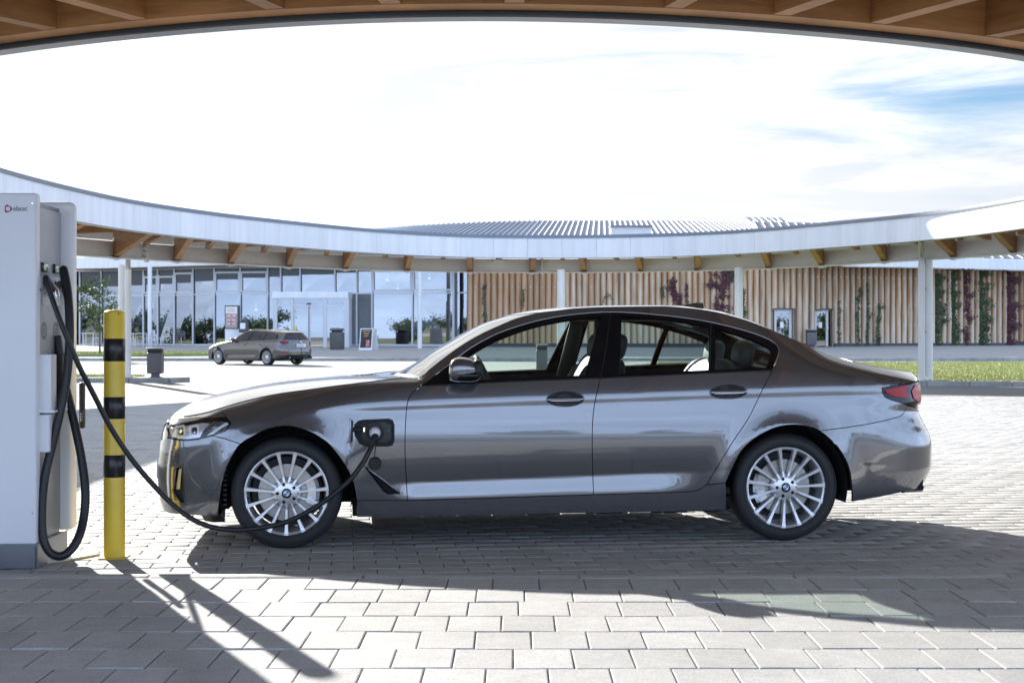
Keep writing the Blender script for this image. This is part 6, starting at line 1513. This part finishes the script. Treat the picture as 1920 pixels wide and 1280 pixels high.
# ================================================================== estate car by the far kerb
def build_estate():
    PSI = math.radians(-38.5)
    c_, s_ = math.cos(PSI), math.sin(PSI); Xw, Yw = (499 - 960) / FPX * 60.5, 60.5
    lx_, ly_ = 2.966, -0.90
    root = empty('estate_car', (Xw - (lx_ * c_ - ly_ * s_), Yw - (lx_ * s_ + ly_ * c_), 0), 'brownish grey estate car parked along the far kerb in front of the glass building', 'car', rz=PSI)
    pts = lambda f, a, b, n: [(u, float(f(u))) for u in np.linspace(a, b, n)]
    ve2 = C(pts(ve, -0.8, 1.95, 40) + [(2.6, 1.402), (3.2, 1.372), (3.55, 1.335), (3.8, 1.30), (4.2, 1.29)])
    vc2 = C(pts(vc, -0.8, 2.2, 40) + [(2.7, 1.428), (3.2, 1.402), (3.55, 1.366), (3.8, 1.325), (4.2, 1.31)])
    vb2 = C(pts(vb, -1, 2.88, 30) + [(3.3, 1.03), (3.7, 1.035), (4.2, 1.035)])
    we2 = C(pts(we, -0.9, 1.95, 30) + [(2.6, .575), (3.2, .57), (3.8, .56), (4.2, .56)])
    ur2 = C([(0.1, 3.7), (.28, 3.95), (.42, 4.08), (.55, 4.08), (.8, 4.03), (.95, 4.0), (1.03, 3.98), (1.2, 3.88), (1.36, 3.76), (1.5, 3.68)])
    ke2 = C(pts(k_end, -1, 1.1, 10) + [(4.2, 1.12)])
    b2 = Body(ve2, vc2, vb2, vcr, we2, uf, ur2, ke2, wag=True); c2 = Car(b2, root, 0.06, 0.03)
    E2 = lambda a, b, n: [(float(b2.qof(u, ve2(u))), float(ve2(u))) for u in np.linspace(a, b, n)]
    qm = b2.UCR + b2.KR * 0.74; qe = b2.QMAX - 0.002
    top = [p for p in D_T if p[0] < 1.95 and p[1] > 0.95] + [(2.4, 1.360), (2.9, 1.335), (3.2, 1.300), (3.40, 1.24), (3.50, 1.15), (3.50, 1.08), (3.44, 1.045)]
    top = [D_T[0]] + [p for p in top if p != D_T[0]]
    c2.panel('front_wing', fender, M_paint2, holes=[VENT]); c2.panel('wing_vent', VENT, M_black, off=-0.01, gap=0, rim=0)
    d1_ = c2.panel('front_door', door_f, M_paint2); d2_ = c2.panel('rear_door', door_r, M_paint2)
    c2.panel('sill', rock, M_paint2); c2.panel('front_bumper', bump_f, M_paint2, holes=[VENTF]); c2.panel('headlight_brow', brow, M_paint2, gap=0)
    c2.panel('headlight', L_F, M_chrome, gap=0.002, off=-0.006); c2.panel('vent', VENTF, M_chrome, gap=0, off=-0.01)
    q_w = G_C[0:1] + G_C[1:-2] + sill_top[-2:] + A_R[1:iR + 1] + G_R[1:] + [(qm, .78), (qm, 1.035), (b2.UCR + b2.KR * .80, 1.26)] + E2(3.70, u784, 60) + top + [(3.3, 1.04)]
    c2.panel('quarter_panel', q_w, M_paint2)
    q_b = b2.UCR + b2.KR * 0.98
    c2.panel('rear_bumper', G_R + [(qm, .78), (qm, .50), (qe, .50), (qe, .30), (q_b, .30)] + Tp([(1722, 914), (1690, 922), (1640, 933)]) + A_R[::-1][0:len(A_R) - iR - 1], M_paint2)
    c2.panel('tailgate', [(qm, .50), (qe, .50), (qe, 1.03), (qm, 1.03)], M_paint2)
    c2.panel('rear_window', [(qm - .03, 1.04), (qe, 1.04), (qe, 1.285), (b2.UCR + b2.KR * .82, 1.262)], M_gl_p, gap=0.001)
    c2.panel('rear_spoiler', [(b2.UCR + b2.KR * .82, 1.264), (qe, 1.287), (qe, 1.33), (b2.UCR + b2.KR * .80, 1.31)], M_gblack, gap=0, off=0.004, rim=0.03)
    c2.panel('bumper_inlay', [(qm + .05, .33), (qe, .33), (qe, .43), (qm + .15, .43)], M_black, gap=0, off=0.003)
    c2.panel('fog_lamp', [(qm - .10, .50), (qm + .12, .50), (qm + .10, .545), (qm - .08, .545)], M_red, gap=0, off=0.004)
    tl = c2.panel('tail_light', [(3.62, .935), (3.70, .985), (qm, .985), (qm + .20, .955), (qm + .20, .90), (qm, .83), (3.75, .85)], M_gblack, gap=0, off=0.004)
    c2.panel('red_lens', [(3.68, .935), (3.74, .967), (qm, .968), (qm + .17, .942), (qm + .17, .91), (qm, .87), (3.76, .885)], M_red, gap=0, off=0.008, parent=tl)
    c2.panel('window_trim', top + [(2.883, 1.022), (1.841, .984)], M_gblack, gap=0, off=-0.004)
    def inner(lo, hi, tilt, nm, m):
        bot = lambda u: float(vb2(u)) + 0.012; tp = [p for p in top]
        tx = np.array([p[0] for p in tp if p[1] > 1.1 or p[0] < 1.2]); ty = np.array([p[1] for p in tp if p[1] > 1.1 or p[0] < 1.2]); k = np.argsort(tx); tx, ty = tx[k], ty[k]
        us = np.linspace(lo, hi, 14); P = [(u, min(bot(u), float(np.interp(u, tx, ty)) - 0.03)) for u in us]
        Q = [(u + tilt * (u > hi - 1e-6), float(np.interp(u, tx, ty)) - 0.028) for u in us[::-1]]
        c2.panel(nm, P + Q, m, gap=0, off=0.001, rim=0.002)
    inner(0.98, 1.77, .10, 'front_side_glass', M_gl_p); inner(1.98, 2.50, 0, 'rear_side_glass', M_gl_p); inner(2.53, 2.72, 0, 'fixed_glass', M_gl_p); inner(2.80, 3.40, 0, 'quarter_glass', M_gl_p)
    c2.top('bonnet', lambda x: np.float64(-0.735), lambda x: cowl(x) - 0.03, M_paint2, nu=30, nx=16, pw=2.3)
    c2.top('windscreen', lambda x: cowl(x) - 0.03, hdr, M_gl_p, nu=20, nx=16)
    c2.top('roof', hdr, lambda x: np.float64(3.76), M_paint2, nu=40, nx=16)
    MB().box((1.48, 0, 0.24), (2.20, 1.60, 0.14)).box((3.55, 0, 0.34), (0.7, 1.4, 0.2)).box((-.5, 0, .3), (.4, 1.3, .2)).obj('underbody', M_under, root)
    MB().box((2.3, 0, 0.62), (2.6, 1.55, 0.75)).obj('cabin', M_cabin, root)
    for ax in (0.0, 2.966): make_wheel(root, ax, -0.885, simple=True); make_wheel(root, ax, 0.885, simple=True, side=1)
    for ax in (0.0, 2.966): MB().box((ax, 0, 0.5), (0.72, 1.3, 0.5)).obj('wheel_housing', M_under, root)
    for sg in (-1, 1):
        MB().tube([(u, sg * (float(we2(u)) - 0.02), float(ve2(u)) + 0.035) for u in np.linspace(1.55, 3.45, 12)], 0.014, 6).obj('roof_rail', M_satin, root, smooth=True)
        v, f = sblob((mu, sg * 0.995, mv), (0.092, 0.10, 0.07), 2.8); MB().add(v, f).obj('wing_mirror', M_paint2, root, smooth=True)
        MB().tube([(3.9, sg * .55, .30), (4.07, sg * .55, .31)], 0.05, 12, cap=False).obj('exhaust_tip', M_chrome, root)
    ux = float(ur2(.80)) + 0.014
    pl_ = MB().box((ux, 0, .80), (0.012, 0.52, 0.115)).obj('number_plate', M_wenamel, root)
    MB().box((ux + 0.008, 0.0, .80), (0.004, 0.36, 0.055)).obj('plate_print', mat('plate_print', (0.45, 0.45, 0.47), 0.6, var=0.5, vscale=22), pl_)
    MB().box((ux + 0.008, -0.235, .80), (0.004, 0.04, 0.10)).obj('plate_band', M_blue, pl_)
    MB().tube([(ux - .03, 0, .945), (ux - .005, 0, .945)], 0.038, 16).obj('badge', M_wenamel, root)
    for q in (1.66, 2.55):
        P, n = b2.posn(np.array([q - .10, q + .10]), np.array([float(vcr(q)) - .04, float(vcr(q)) - .035]), 0.02)
        link('door_handle', MB().tube([tuple(P[0]), tuple(P[1])], 0.016, 8).mesh('door_handle', M_paint2, smooth=True), root)
build_estate()
